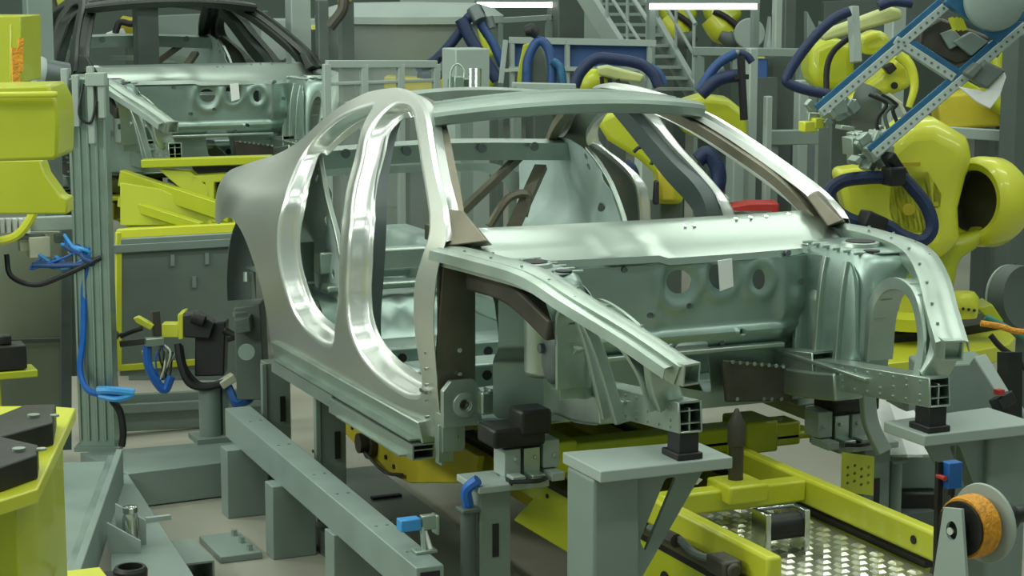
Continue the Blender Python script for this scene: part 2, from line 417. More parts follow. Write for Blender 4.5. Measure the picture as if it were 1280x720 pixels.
def make_car(root):
    # outer side panels
    s = MB(); s.sheet(OUT, [offs(REARD, -RR), offs(FRONTD, -RR)], skin, .019)
    both(s, 'side_panel', ALU, root, smooth=50, solid=.003)
    j = MB(); jamb(j, REARD, .06, .045); both(j, 'rear_door_frame', ALUB, root, smooth=60, solid=.003)  # brighter metal on both door frames paints the rolled edge's highlight
    j = MB(); jamb(j, FRONTD, .065, .045); both(j, 'front_door_frame', ALUB, root, smooth=60, solid=.003)
    # folded edge along windscreen pillar and roof
    edge = [p for p in OUT[6:] if p[0] > -3.45 and p[1] > .93][:60]
    f = MB(); E0 = [skin(*p) for p in edge]; n = len(E0)
    f.grid([E0, [p + Vector((-.006, .022, .003)) for p in E0], [p + Vector((-.012, .03, -.012)) for p in E0], [p + Vector((-.02, .07, -.018)) for p in E0]])
    both(f, 'roof_flange', ALUB, root, smooth=50, solid=.003)
    # inner pillars (closed sections behind the skin)
    ip = MB(); path = [skin(x, z) + Vector((-.02, .085, -.032)) for x, z in [(-.50, .93), (-.72, 1.085), (-.95, 1.195), (-1.2, 1.295), (-1.5, 1.375), (-1.87, 1.40), (-2.1, 1.375), (-2.3, 1.315), (-2.55, 1.21), (-2.75, 1.10)]]
    ip.sweep(path, [(-.022, -.02), (.02, -.02), (.022, .018), (-.02, .018)]); both(ip, 'roof_rail_inner', STL, root, smooth=40)
    bp = MB(); path = [skin(bpx(z) + .075, z) + Vector((0, .115, 0)) for z in (.30, .5, .7, .9, 1.05, 1.2, 1.31)]
    bp.sweep(path, [(-.075, -.03), (.075, -.03), (.06, .03), (-.06, .03)], up=(0, 1, 0), scale=lambda t: 1.15 - .45 * t)
    bi = both(bp, 'centre_pillar_inner', STLD, root, smooth=40)
    # front hinge pillar
    hp = MB(); hp.b2((-.70, -.80, .22), (-.575, -.70, .92)); hp.prism([(-.562, -.835, .205), (-.562, -.70, .26), (-.562, -.70, .90), (-.50, -.80, .935), (-.515, -.845, .90), (-.545, -.865, .5)], (-.012, 0, 0))
    for s_, q in zip((1, -1), both(hp, 'hinge_pillar', STL, root, bevel=.006)):
        b = MB()
        for z in (.44, .53, .7, .83): b.cyl((-.565, -.77 * s_, z), (-.546, -.77 * s_, z), .009, n=10)
        for z in (.28, .34, .40, .46, .52, .58, .64, .70, .76, .82): b.cyl((-.60, -.872 * s_, z), (-.60, -.886 * s_, z), .006, n=8)
        for z in (.37, .55, .63, .80): b.box((-.635, -.874 * s_, z), (.06, .02, .012))
        b.build('bolt', CHR, q)
    # A-pillar foot gusset
    g = MB(); g.loft([[V(-.50, -.85, .925), V(-.36, -.74, .955), V(-.40, -.70, .93), V(-.56, -.80, .90)], [V(-.62, -.80, 1.045), V(-.57, -.745, 1.04), V(-.59, -.72, 1.02), V(-.65, -.77, 1.03)]])
    both(g, 'pillar_gusset', STL, root, bevel=.006)
    # sills
    sl = MB(); sl.sweep([(-2.52, -.835, .20), (-.70, -.82, .20)], [(-.05, -.045), (.04, -.045), (.06, .04), (-.05, .05)]); both(sl, 'sill', GALV, root, bevel=.006)
    ex = MB(); ex.hollow((-2.48, -.862, .135), (-1.62, -.862, .135), .085, .055, .006, shelf=(0,)); ex.hollow((-1.62, -.875, .125), (-.70, -.855, .125), .09, .06, .006, shelf=(.12,)); ex.b2((-2.45, -.905, .166), (-.72, -.84, .172)); ex.b2((-1.5, -.93, .10), (-.76, -.90, .106))
    both(ex, 'sill_extrusion', GALV, root)
    # windscreen header, rear roof header
    def arch(x0, z0, hw, sag, bow, sect, n=18):
        m = MB(); P = []
        for i in range(n + 1):
            t = -1 + 2 * i / n; P.append(V(x0 + bow * (1 - t * t), hw * t, z0 + sag * (1 - t * t)))
        return m.sweep(P, sect, sub=1)
    arch(-1.26, 1.345, .585, .045, .13, [(-.19, .030), (-.19, .012), (-.06, -.03), (.03, -.052), (.05, -.045), (.062, -.012), (.055, .004), (.02, .018), (-.03, .024), (-.10, .026), (-.105, .034), (-.15, .036)]).build('windscreen_header', mat('header_metal', (.30, .37, .325), .42, .75, .1, 5), root, smooth=30)
    arch(-2.3, 1.312, .57, .05, -.06, [(-.07, .012), (-.07, -.02), (.07, -.03), (.07, .008), (0, .018)]).build('rear_roof_header', GALV, root, smooth=30)
        # cowl
    c = MB(); rows = []
    prof = [(-.70, .925, 0), (-.665, .955, .08), (-.60, .968, .08), (-.575, .952, .10), (-.49, .925, .10), (-.42, .893, .10), (-.385, .872, .11), (-.365, .862, .12), (-.36, .84, .12), (-.40, .825, .12)]
    for x, z, k in prof:
        r = []
        for i in range(41):
            t = -1 + i / 20; kk = 1 - t * t; dz = -.012 * math.exp(-((t + .35) / .08) ** 2) if -.55 < x < -.38 else 0
            if t < -.15 and -.50 < x < -.35: dz += .012
            r.append(V(x + k * kk, .755 * t, z + dz + .006 * kk))
        rows.append(r)
    c.grid(rows); c = c.build('cowl', mat('cowl_aluminium', (.47, .55, .49), .32, .9, .05, 4, rnoise=.04), root, smooth=40, solid=.004)
    b = MB()
    for y, x, z in [(-.52, -.40, .90), (-.40, -.37, .90), (.1, -.45, .945), (.14, -.45, .945), (.35, -.5, .955), (.42, -.51, .955), (.5, -.53, .953), (.62, -.56, .953), (-.05, -.39, .915), (-.02, -.39, .915), (.2, -.4, .915)]: b.cyl((x, y, z), (x + .004, y, z + .012), .009, n=8)
    b.build('stud', CHR, c)
    # firewall with pressed beads and openings
    FX = -.27
    def P2(px, py): p = X(px, py, FX); return (p.y, p.z)
    def ell(px, py, rx, ry, n=20): return [P2(px + rx * math.cos(2 * math.pi * i / n), py + ry * math.sin(2 * math.pi * i / n)) for i in range(n)]
    holes = [ell(848, 352, 16, 15), ell(900, 343, 15, 19), ell(948, 349, 8, 13), rnd([P2(843, 428), P2(882, 425), P2(893, 445), P2(898, 494), P2(850, 486)], .02)]
    for px, py in [(780, 337), (812, 394), (860, 382), (924, 414), (902, 428), (1000, 352), (985, 316)]: holes.append(ell(px, py, 4.5, 4, 10))
    def fire(y, z):
        x = FX - .10 * max(0, abs(y) - .45) / .3
        x += .030 * (1 - smst(.575, .60, z)) * smst(.50, .53, z) * (1 - smst(.40, .46, abs(y)))       # ledge bead
        x -= .05 * (1 - smst(.5, .58, z))
        for cy, cz, r in [(P2(848, 352) + (.085,)), (P2(900, 343) + (.075,)), (P2(948, 349) + (.06,))]:
            d = math.hypot(y - cy, (z - cz) * .9); x += .013 * math.exp(-((d - r) / .02) ** 2)
        x += .012 * math.exp(-((y + .12) / .03) ** 2) * smst(.55, .65, z) + .012 * math.exp(-((y - .42) / .02) ** 2) * smst(.55, .65, z)
        x += .02 * smst(.36, .5, y) * smst(.60, .66, z)
        return V(x, y, z)
    fw = MB(); fw.sheet(rnd([(-.70, .30), (-.70, .80), (-.6, .845), (.6, .845), (.70, .80), (.70, .30), (.46, .28), (-.40, .28)], .03), holes, fire, .013)
    fw = fw.build('firewall', GALB, root, smooth=45, solid=.004)
    k = MB(); h = P2(902, 342); k.prism([(FX + .035, h[0] - .028, h[1] - .06), (FX + .035, h[0] + .03, h[1] - .045), (FX + .03, h[0] + .024, h[1] + .06), (FX + .03, h[0] - .035, h[1] + .055)], (.004, 0, 0)); k.build('white_plate', WHT, fw, bevel=.002, label='white tag plate in firewall opening')
    k = MB(); q = [P2(895, 447), P2(975, 455), P2(983, 498), P2(900, 500)]; k.prism([(FX + .03, y, z) for y, z in q], (.02, 0, 0)); k.build('cover_plate', BRN, fw, bevel=.006, label='brown riveted cover plate')
    k = MB()
    for i in range(8):
        p = P2(906 + i * 9, 449 + i * .8); k.cyl((FX + .05, p[0], p[1]), (FX + .06, p[0], p[1]), .008, n=8)
    for px in (912, 945, 955, 967): p = P2(px, 495); k.cyl((FX + .05, p[0], p[1]), (FX + .058, p[0], p[1]), .008, n=8)
    k.build('rivet', CHR, fw)
    k = MB()
    for px, py in [(780, 337), (812, 394), (860, 382), (924, 414), (902, 428), (1000, 352), (985, 316)]:
        p = P2(px, py); k.cyl((FX - .03, p[0], p[1]), (FX + .006, p[0], p[1]), .011, n=10)
    k.build('plug', STLD, fw)
    k = MB(); k.b2((-.55, -.75, .84), (-.31, .75, .865)); k.b2((-.33, -.34, .505), (-.235, .42, .525)); k.build('cross_brace', GALV, root, bevel=.006)
    # front longitudinal rails, open box ends
    for s_ in (-1, 1):
        r = MB(); r.hollow((-.40, .475 * s_, .40), (-.05, .475 * s_, .44), .10, .15, .006); r.hollow((-.05, .475 * s_, .44), (.66, .475 * s_, .502), .085, .10, .006, shelf=(.2, -.2))
        r.b2((.42, .475 * s_ - .0035, .455), (.655, .475 * s_ + .0035, .53))
        r.b2((-.30, .475 * s_ - .058, .475), (.30, .475 * s_ + .058, .487))
        r = r.build('front_rail', GALV, root, bevel=.003, seg=1)
        q = MB()
        for i in range(9):
            x = -.02 + i * .078; zc = .44 + .087 * (x + .05)
            for dz in (.034, -.034, .014 * math.sin(i * 2.1)):
                q.cyl((x, s_ * .475 - .041, zc + dz), (x, s_ * .475 - .047, zc + dz), .0055, n=8)
        q.build('rivet', GALV, r)
        q = MB(); q.b2((.40, .475 * s_ - .034, .445), (.42, .475 * s_ + .034, .52)); q.build('inner_shade', BLK, r)  # black block paints the shade inside the open rail end
    # upper apron rails curving down to the nose
    AP = [(-.52, -.82, .895), (-.2, -.80, .90), (.1, -.745, .885), (.3, -.68, .82), (.5, -.58, .735), (.67, -.50, .655)]
    a = MB(); a.sweep(AP, [(-.045, -.035), (.04, -.045), (.045, .022), (.02, .03), (-.02, .03), (-.048, .018)], sub=8); ap = both(a, 'apron_rail', GALV, root, smooth=30)
    P = spline(AP, 10)
    for s_, q in zip((1, -1), ap):
        m = MB()
        for i in range(6, len(P) - 1, 3): m.cyl(P[i] + V(0, .030 if i % 2 else -.030, .024), P[i] + V(0, .030 if i % 2 else -.030, .032), .0055, n=8)
        (m if s_ == 1 else m.mirror()).build('rivet', GALV, q)
    fl = MB(); n = len(P); fl.grid([[p + V(0, -.04, .02) for p in P], [p + V(0, -.075, .012) for p in P], [p + V(0, -.08, -.02) for p in P]]); both(fl, 'apron_flange', GALV, root, smooth=50, solid=.004)
    cb = MB(); cb.hollow((.62, -.515, .655), (.70, -.495, .648), .07, .07, .006); both(cb, 'apron_end_box', GALV, root)
    # shock towers and wheel houses
    t = MB(); rows = []
    for z, x0, x1, y0, y1 in [(.46, -.42, .08, -.66, -.515), (.55, -.42, .09, -.665, -.52), (.72, -.41, .09, -.69, -.53), (.80, -.405, .095, -.72, -.54), (.85, -.39, .09, -.76, -.555)]:
        q = rnd([(x0, y0), (x0, y1), (x1, y1), (x1, y0)], .09, 5); q = [q[i] for i in range(len(q)) if 6 <= i < 18]
        rows.append([V(x, y, z) for x, y in [(x0, y0)] + q + [(x1, y0)]])
    for k, z in ((.93, .872), (.82, .886), (.6, .888), (.3, .886)): rows.append([V(-.15 + (p.x + .15) * k, -.66 + (p.y + .66) * k, z) for p in rows[4]])
    t.grid(rows); t.sheet(rnd([(-.37, -.79), (.07, -.77), (.07, -.60), (-.37, -.60)], .06), [circ(-.13, -.67, .05)], lambda x, y: V(x, y, .886), .05); tw = both(t, 'shock_tower', GALB, root, smooth=50, solid=.004)
    for s_, q in zip((1, -1), tw):
        m = MB()
        for x in (-.30, -.16, -.02): m.sweep([(x, -.505, .47), (x, -.522, .72), (x - .01, -.55, .85)], [(-.012, -.012), (.012, -.012), (.012, .012), (-.012, .012)], up=(1, 0, 0))
        for i in range(6): m.box((.02 - i * .07, -.57 - .01, .885), (.012, .07, .012))
        m.cyl((-.13, -.67, .885), (-.13, -.67, .905), .075, .07, n=24); (m if s_ == 1 else m.mirror()).build('rib', GALV, q, bevel=.003)
        m = MB(); m.cyl((-.13, -.67, .90), (-.13, -.67, .908), .055, n=24); m.cyl((.02, -.62, .875), (.02, -.62, .893), .03, n=16); (m if s_ == 1 else m.mirror()).build('mount_hole', BLK, q)
    # wheel arch strap between tower, apron and front leg
    w = MB(); AR = [(.085, -.615, .50), (.095, -.62, .66), (.13, -.635, .76), (.22, -.64, .805), (.34, -.625, .79), (.45, -.585, .73), (.53, -.545, .64), (.555, -.51, .52)]
    w.sweep(AR, [(-.008, -.06), (.008, -.06), (.008, .05), (-.008, .05)], up=(0, 1, 0)); w.sweep([V(*p) + V(0, .055, 0) for p in AR], [(-.022, -.006), (.018, -.006), (.018, .006), (-.022, .006)], up=(0, 1, 0)); wa = both(w, 'wheel_arch_strap', GALV, root, smooth=40)
    Q = spline(AR, 6)
    for s_, q in zip((1, -1), wa):
        m = MB()
        for i in range(6, 30, 4):
            p = Q[i]; m.box(p + V(0, .02, 0), (.014, .07, .022), Matrix.Rotation(-.3, 3, 'Y'))
        (m if s_ == 1 else m.mirror()).build('rib', GALV, q)
    pl = MB(); pl.sweep([(.585, -.55, .69), (.58, -.535, .60), (.56, -.50, .53)], [(-.05, -.022), (.05, -.022), (.05, .022), (-.05, .022)], up=(1, 0, 0)); both(pl, 'apron_leg', GALV, root, bevel=.006)
    # wheel house wall seen from outside (wheel-well side)
    ww = MB()
    def well(x, z):
        y = -.52 - .05 * math.exp(-((x + .1) / .14) ** 2) * smst(.40, .5, z) - .015 * math.exp(-((x + .38) / .03) ** 2) - .01 * math.exp(-((z - .5) / .03) ** 2)
        return V(x, y, z)
    ww.sheet(rnd([(-.52, .34), (-.52, .80), (-.40, .85), (.0, .85), (.075, .80), (.085, .50), (.16, .42), (.10, .36), (-.1, .33)], .04), [circ(-.34, .70, .06, .04), circ(.02, .56, .02, .03)], well, .02)
    wl = both(ww, 'wheel_house', GALB, root, smooth=50, solid=.004)
    for s_, q in zip((1, -1), wl):
        m = MB(); c = Y(690, 442, -.60); m.ball(c, .07, .03, .11); m.cyl(c + V(-.01, -.02, .02), c + V(-.01, -.045, .02), .018, n=12); (m if s_ == 1 else m.mirror()).build('dark_pad', STLD, q)
        m = MB(); c0 = Y(680, 470, -.585); c1 = Y(680, 384, -.585); m.lathe([(.07, 0), (.072, (c1 - c0).length * .9), (.05, (c1 - c0).length), (0, (c1 - c0).length + .01)], c0, c1 - c0, n=24); (m if s_ == 1 else m.mirror()).build('damper_sleeve', GALV, q, bevel=.02, label='pale rounded damper sleeve')
        m = MB(); m.sweep([(-.30, -.60, .84), (-.05, -.63, .76), (.10, -.60, .62)], [(-.02, -.02), (.02, -.02), (.02, .02), (-.02, .02)]); m.sweep([(.10, -.64, .83), (.18, -.60, .70), (.24, -.55, .42)], [(-.03, -.012), (.03, -.012), (.03, .012), (-.03, .012)], up=(1, 0, 0)); m.sweep([(.19, -.65, .80), (.27, -.61, .66), (.33, -.555, .42)], [(-.02, -.012), (.02, -.012), (.02, .012), (-.02, .012)], up=(1, 0, 0))
        (m.build('brace', GALV, q, bevel=.004) if s_ == 1 else None)
        m = MB(); m.sweep([(-.50, -.72, .80), (-.2, -.69, .79), (.08, -.66, .70)], [(-.05, -.04), (.05, -.04), (.05, .04), (-.05, .04)], up=(0, 0, 1)); (m if s_ == 1 else m.mirror()).build('apron_underside', BRN, q, bevel=.01)
    # torque boxes behind the front wheels + lower cross tubes
    tb = MB(); tb.b2((-.56, -.72, .30), (-.46, -.44, .385)); tb.b2((-.50, -.70, .385), (-.44, -.44, .40)); tb.sweep([(-.48, -.46, .36), (-.1, -.47, .39), (.12, -.47, .42)], [(-.06, -.05), (.06, -.05), (.06, .05), (-.06, .05)]); both(tb, 'torque_box', GALV, root, bevel=.008)
    oc = MB(); P0 = V(-.515, -.785, .345)
    oct_ = [(-.075, -.085), (.075, -.085), (.075, .035), (.045, .085), (-.045, .085), (-.075, .05)]
    oc.plate([(y, z) for y, z in oct_], [circ(.008, -.005, .018)], lambda u, v, w: P0 + V(w, u, v), .03); oc.lathe([(.022, .03), (.045, .03), (.047, .036), (.024, .040), (.022, .03)], P0 + V(0, .008, -.005), (1, 0, 0), cap=False)
    oc.plate(rnd([(-.05, -.19), (.03, -.19), (.03, -.08), (-.05, -.08)], .02), [circ(-.01, -.135, .012)], lambda u, v, w: P0 + V(w - .04, u, v), .02)
    oc.b2((-.60, -.85, .16), (-.52, -.79, .30)); oc.b2((-.55, -.86, .12), (-.535, -.80, .26)); oc.b2((-.62, -.84, .10), (-.56, -.825, .2))
    both(oc, 'jacking_bracket', GALV, root, bevel=.004)
    # floor pan with tunnel, seat cross members
    def floorf(x, y):
        z = .27 + .17 * (1 - smst(.10, .16, abs(y))) + .008 * math.sin(x * 40) * (1 if .25 < abs(y) < .65 else 0)
        z += .20 * smst(1.98, 2.16, -x)
        return V(x, y, z)
    fl = MB(); fl.sheet([(-.38, -.68), (-.38, .68), (-.60, .78), (-3.3, .78), (-3.3, -.78), (-.60, -.78)], [], floorf, .06); fl.build('floor_pan', GALB, root, smooth=40, solid=.004)
    for x, w in ((-1.02, .09), (-1.5, .11)):
        m = MB()
        for s_ in (-1, 1): m.b2((x - w, .17 * s_, .26), (x + w, .79 * s_, .39))
        q = m.build('seat_cross_member', GALB, root, bevel=.012)
        m = MB()
        for s_ in (-1, 1):
            for yy in (.3, .5, .68): m.cyl((x + w + .001, yy * s_, .345), (x + w + .004, yy * s_, .345), .02, n=12)
        m.build('hole', BLK, q)
    m = MB(); m.b2((-1.15, -.09, .40), (-.5, .09, .47)); m.b2((-2.1, -.12, .40), (-1.3, .12, .50)); m.build('tunnel_brace', GALV, root, bevel=.015)
    # dashboard cross car beam
    m = MB(); m.cyl((-.82, -.72, .80), (-.82, .72, .80), .032); m.bar((-.82, .0, .80), (-.6, .0, .45), .05, .03); m.box((-.82, -.35, .74), (.08, .12, .10)); m.build('dash_cross_beam', STLD, root, smooth=40)
    # rear seat bulkhead, parcel beam, cross tubes, braces
    def rb(y, z): return V(-2.66 - .12 * smst(.5, .95, z), y, z)
    m = MB(); m.sheet([(-.72, .48), (-.72, .66), (-.55, .66), (-.5, .60), (.5, .60), (.55, .66), (.72, .66), (.72, .48)], [circ(-.4, .54, .03), circ(0, .54, .03), circ(.3, .54, .03)], rb, .05); m.build('heel_panel', GALV, root, smooth=40, solid=.005)
    m = MB(); m.sweep([(-2.70, -.68, 1.05), (-2.66, 0, 1.075), (-2.70, .68, 1.05)], [(-.12, -.0), (-.02, -.055), (.05, -.055), (.07, .03), (.0, .045), (-.12, .03)], sub=8); pb = m.build('parcel_shelf_beam', GALV, root, smooth=30)
    m = MB()
    for y in (-.5, -.2, .18, .45): m.cyl((-2.59, y, 1.075), (-2.582, y, 1.075), .022, n=14)
    m.build('hole', STLD, pb)
    m = MB(); m.hollow((-2.35, -.74, .70), (-2.35, .74, .70), .06, .08, .006) if False else m.bar((-2.30, -.74, .62), (-2.30, .74, .62), .08, .10); m.bar((-2.2, -.74, .52), (-2.2, .74, .52), .10, .03); m.build('rear_seat_beam', GALV, root, bevel=.01)
    m = MB()
    m.sweep([(-2.40, -.10, .72), (-2.75, .50, 1.06)], [(-.018, -.018), (.018, -.018), (.018, .018), (-.018, .018)]); m.sweep([(-2.40, .20, .60), (-2.75, .56, .96)], [(-.03, -.015), (.03, -.015), (.03, .015), (-.03, .015)])
    m.tube([(-2.6, .22, .70), (-2.6, .32, .83), (-2.6, .42, .84), (-2.6, .40, .74)], .022); m.box((-2.42, -.09, .71), (.10, .14, .07)); m.build('diagonal_brace', STL, root, bevel=.003)
    # inner rear quarter / C-pillar
    q = MB()
    def inner(x, z):
        y = -.69 + .08 * smst(.9, 1.25, z)
        y += .10 * math.exp(-((x + 2.92) / .32) ** 4) * (1 - smst(.62, .78, z))
        y += .02 * math.exp(-((x + 2.40 - .5 * (z - .7)) / .05) ** 2) - .012 * math.exp(-((z - .82) / .03) ** 2) + .012 * math.exp(-((z - .66) / .03) ** 2)
        return V(x, y, z)
    q.sheet(rnd([(-2.0, .40), (-2.05, .60), (-2.12, .75), (-2.25, .90), (-2.36, 1.0), (-2.46, 1.07), (-2.62, 1.11), (-2.75, 1.10), (-3.3, .95), (-3.35, .45)], .05), [circ(-2.33, .80, .03, .022), circ(-2.22, .58, .02), circ(-2.29, .58, .02), circ(-2.46, .98, .016), circ(-2.46, 1.03, .016)], inner, .045)
    q = both(q, 'rear_quarter_inner', mat('quarter_panel_metal', (.46, .57, .545), .42, .15, .1, 4), root, smooth=45, solid=.004)
    q = MB(); q.sweep([(-2.0, -.70, .40), (-2.05, -.70, .60), (-2.12, -.70, .75), (-2.25, -.70, .90), (-2.36, -.685, 1.0), (-2.46, -.665, 1.07)], [(-.012, -.012), (.012, -.012), (.012, .012), (-.012, .012)], up=(0, 1, 0)); both(q, 'rear_pillar_brace', GALV, root, bevel=.004)
    # rear wheel house outer (bright pressed shell; near one darkened to paint the arch's shade)
    q = MB(); rows = []
    for y0, k in ((-.74, .94), (-.77, 1.0), (-.82, 1.02), (-.86, .98)):
        rows.append([V(-3.0 + .37 * k * math.cos(g), y0, .36 + .40 * k * math.sin(g)) for g in [math.pi * (-.05 + i / 20 * 1.1) for i in range(21)]])
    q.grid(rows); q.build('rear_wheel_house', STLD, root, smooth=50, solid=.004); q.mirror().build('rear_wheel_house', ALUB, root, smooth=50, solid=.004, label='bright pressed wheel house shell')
    # tail panel and rear floor
    m = MB(); m.sheet(rnd([(-.80, .50), (-.80, .84), (-.6, .92), (.6, .92), (.80, .84), (.80, .50)], .05), [rnd([(-.68, .56), (-.68, .80), (-.55, .88), (.55, .88), (.68, .80), (.68, .56)], .04)], lambda y, z: V(-3.50 + .16 * y * y, y, z), .06); m.build('tail_panel', GALV, root, smooth=40, solid=.004)
    for s_ in (-1, 1):
        m = MB(); m.hollow((-3.75, .5 * s_, .42), (-2.5, .5 * s_, .40), .09, .12, .006); m.build('rear_rail', GALV, root)
    return root

car = thing('car_body', 'bare aluminium and steel car body shell without doors standing on the yellow carrier in front', 'car body', (-1.4, 0, .10))
make_car(car)
# ------------------------------------------------------------------ hall shell
m = MB(); m.b2((-24, -12, FZ - .1), (10, 20, FZ)); struct(m.build('floor', CONC))
m = MB(); m.b2((-24.2, -12, FZ), (-24, 20, 6)); struct(m.build('wall_back', WALLM))
m = MB(); m.b2((-24, 20, FZ), (10, 20.2, 6)); struct(m.build('wall_right', WALLM))

# ------------------------------------------------------------------ yellow carrier under the car
def make_carrier(root):
    for s_ in (-1, 1):
        r = MB(); r.prism([(-2.9, .29 * s_, 0.0), (.93, .29 * s_, 0.0), (.93, .29 * s_, .10), (-2.9, .29 * s_, .10)], (0, .055 * s_, 0)); r = r.build('side_rail', YELB, root, bevel=.012)
        b = MB(); b.cyl((.80, .288 * s_, .05), (.80, .285 * s_, .05), .015, n=12); b.build('hole', BLK, r)
    c = MB(); c.b2((.06, -.29, .015), (.14, .29, .095)); c.b2((.03, -.06, .05), (.20, .10, .118)); c.build('cross_member', YELB, root, bevel=.01)
    p = MB(); p.lathe([(.027, 0), (.027, .12), (.032, .125), (.032, .20), (.006, .255)], (.10, .02, .118), (0, 0, 1), n=18); p.build('locating_pin', BRN, root, label='dark pointed locating pin')
    c = MB(); c.b2((-.55, -.52, .07), (-.43, .62, .165)); c.b2((-.60, -.46, .06), (-.40, -.36, .185)); c.b2((-.60, .36, .06), (-.40, .5, .185)); c.b2((-.55, -.64, .09), (-.43, .70, .12)); c.build('lift_beam', YEL, root, bevel=.01)
    c = MB(); c.b2((-2.3, -.56, .05), (-2.18, .56, .14)); c.build('rear_lift_beam', YEL, root, bevel=.01)
    for s_ in (-1, 1):
        w = MB(); w.prism([(-2.75, .36 * s_, -.02), (.78, .36 * s_, -.02), (.70, .36 * s_, -.24), (-.93, .36 * s_, -.25), (-.75, .36 * s_, -.12), (-1.2, .36 * s_, -.12), (-1.5, .36 * s_, -.17), (-2.55, .36 * s_, -.16)], (0, .03 * s_, 0)); w = w.build('side_plate', YEL, root, bevel=.006)
        b = MB(); b.cyl((.35, .392 * s_, -.13), (.35, .396 * s_, -.13), .03, n=14)
        for x in (-.6, -.2, .15, .55): b.cyl((x, .392 * s_, -.07), (x, .396 * s_, -.07), .009, n=8)
        b.build('hole', BLK, w)
        b = MB(); b.b2((-2.7, .30 * s_, -.035), (.85, .395 * s_, -.012)); b.build('gap_shade', BLKM, root)  # black strip paints the shaded gap between rail and side plate
        b = MB(); b.prism([(-2.66, .50 * s_, .02), (-.95, .50 * s_, .02), (-1.0, .50 * s_, -.10), (-1.71, .50 * s_, -.27), (-2.1, .50 * s_, -.30), (-2.66, .50 * s_, -.22)], (0, .03 * s_, 0)); b = b.build('drive_plate', YELD, root, bevel=.005)
        q = MB(); q.cyl((-2.18, .535 * s_, -.19), (-2.18, .56 * s_, -.19), .075, n=24); q.cyl((-2.18, .555 * s_, -.19), (-2.18, .60 * s_, -.19), .045, n=20); q.tube([(-2.18, .58 * s_, -.22), (-1.95, .56 * s_, -.27), (-1.75, .55 * s_, -.24)], .008); q.build('drive_motor', BRN, b)
        q = MB()
        for x, z in ((-2.5, -.12), (-2.4, -.12), (-2.45, -.18), (-2.0, -.10), (-2.0, -.22), (-1.9, -.10), (-1.9, -.24), (-1.75, -.12), (-2.32, -.24)): q.cyl((x, .53 * s_, z), (x, .537 * s_, z), .011, n=8)
        q.b2((-2.60, .527 * s_, -.09), (-2.25, .536 * s_, -.01)); q.build('opening', BLK, b)
    u = MB(); u.b2((-2.7, -.33, -.20), (-.35, .33, -.13)); u.build('under_tray', YELD, root, bevel=.01)
    return root
carrier = thing('vehicle_carrier', 'yellow conveyor carrier frame with two rails under the front car body shell', 'carrier', (-1.0, 0, -.40))
make_carrier(carrier)
# things on the carrier
d = thing('tread_plate', 'studded metal tread plate lying between the two yellow carrier rails', 'tread plate', (.5, 0, -.065))
b = MB(); b.b2((-.30, -.285, -.065), (1.25, .285, -.035)); b.build('sheet', mat('tread_metal', (.34, .35, .27), .38, .75, .15, 6), d)
st = MB()
i = 0
x = -.28
while x < 1.22:
    for k in range(-4, 5):
        y = k * .07 + (.035 if i % 2 else 0)
        if abs(y) > .275: continue
        st.loft([[V(x - .021, y - .019, -.035), V(x + .021, y - .012, -.035), V(x + .021, y + .019, -.035), V(x - .021, y + .012, -.035)], [V(x - .012, y - .011, -.027), V(x + .013, y - .007, -.027), V(x + .012, y + .011, -.027), V(x - .013, y + .007, -.027)]])
    x += .055; i += 1
o = st.build('studs', mat('stud_metal', (.75, .74, .60), .28, .85, .1, 6), d); o['kind'] = 'stuff'
cl = thing('roller_clevis', 'small steel bracket with dark roller standing on the tread plate', 'roller bracket', (.36, .10, -.035))
p0 = Z(975, 690, -.035)
LOC[cl.name] = Vector((p0.x, p0.y, -.035)); cl.location = LOC[cl.name]
x, y = p0.x, p0.y
b = MB(); b.b2((x - .05, y - .085, -.035), (x + .05, y - .065, .115)); b.b2((x - .05, y + .065, -.035), (x + .05, y + .085, .115)); b.b2((x - .05, y - .07, .105), (x - .03, y + .07, .117)); b.build('cheek_plate', CHR, cl, bevel=.003)
b = MB(); b.cyl((x, y - .064, .055), (x, y + .064, .055), .045, n=20); b.b2((x - .04, y - .06, -.035), (x + .04, y + .06, -.092)); b.build('roller', BLKM, cl)
mt = thing('limit_switch', 'dark brown cable connector housing at the end of the near carrier rail', 'connector', Y(905, 705, -.40) - V(0, 0, .045))
L = LOC[mt.name]
b = MB(); b.box(L + V(0, 0, .04), (.12, .07, .06)); b.cyl(L + V(.055, 0, .04), L + V(.075, 0, .04), .026, n=14); b.build('housing', BRN, mt, bevel=.014)
b = MB(); b.tube([L + V(-.06, 0, .04), L + V(-.16, -.02, .04), L + V(-.28, -.02, .06), L + V(-.45, -.03, .05)], .014); b.build('cable', GREYD, mt)
b = MB(); b.tube([L + V(-.26, -.03, .055), L + V(-.36, -.035, .055)], .024, n=10); b.build('cable_sleeve', BRN, mt)

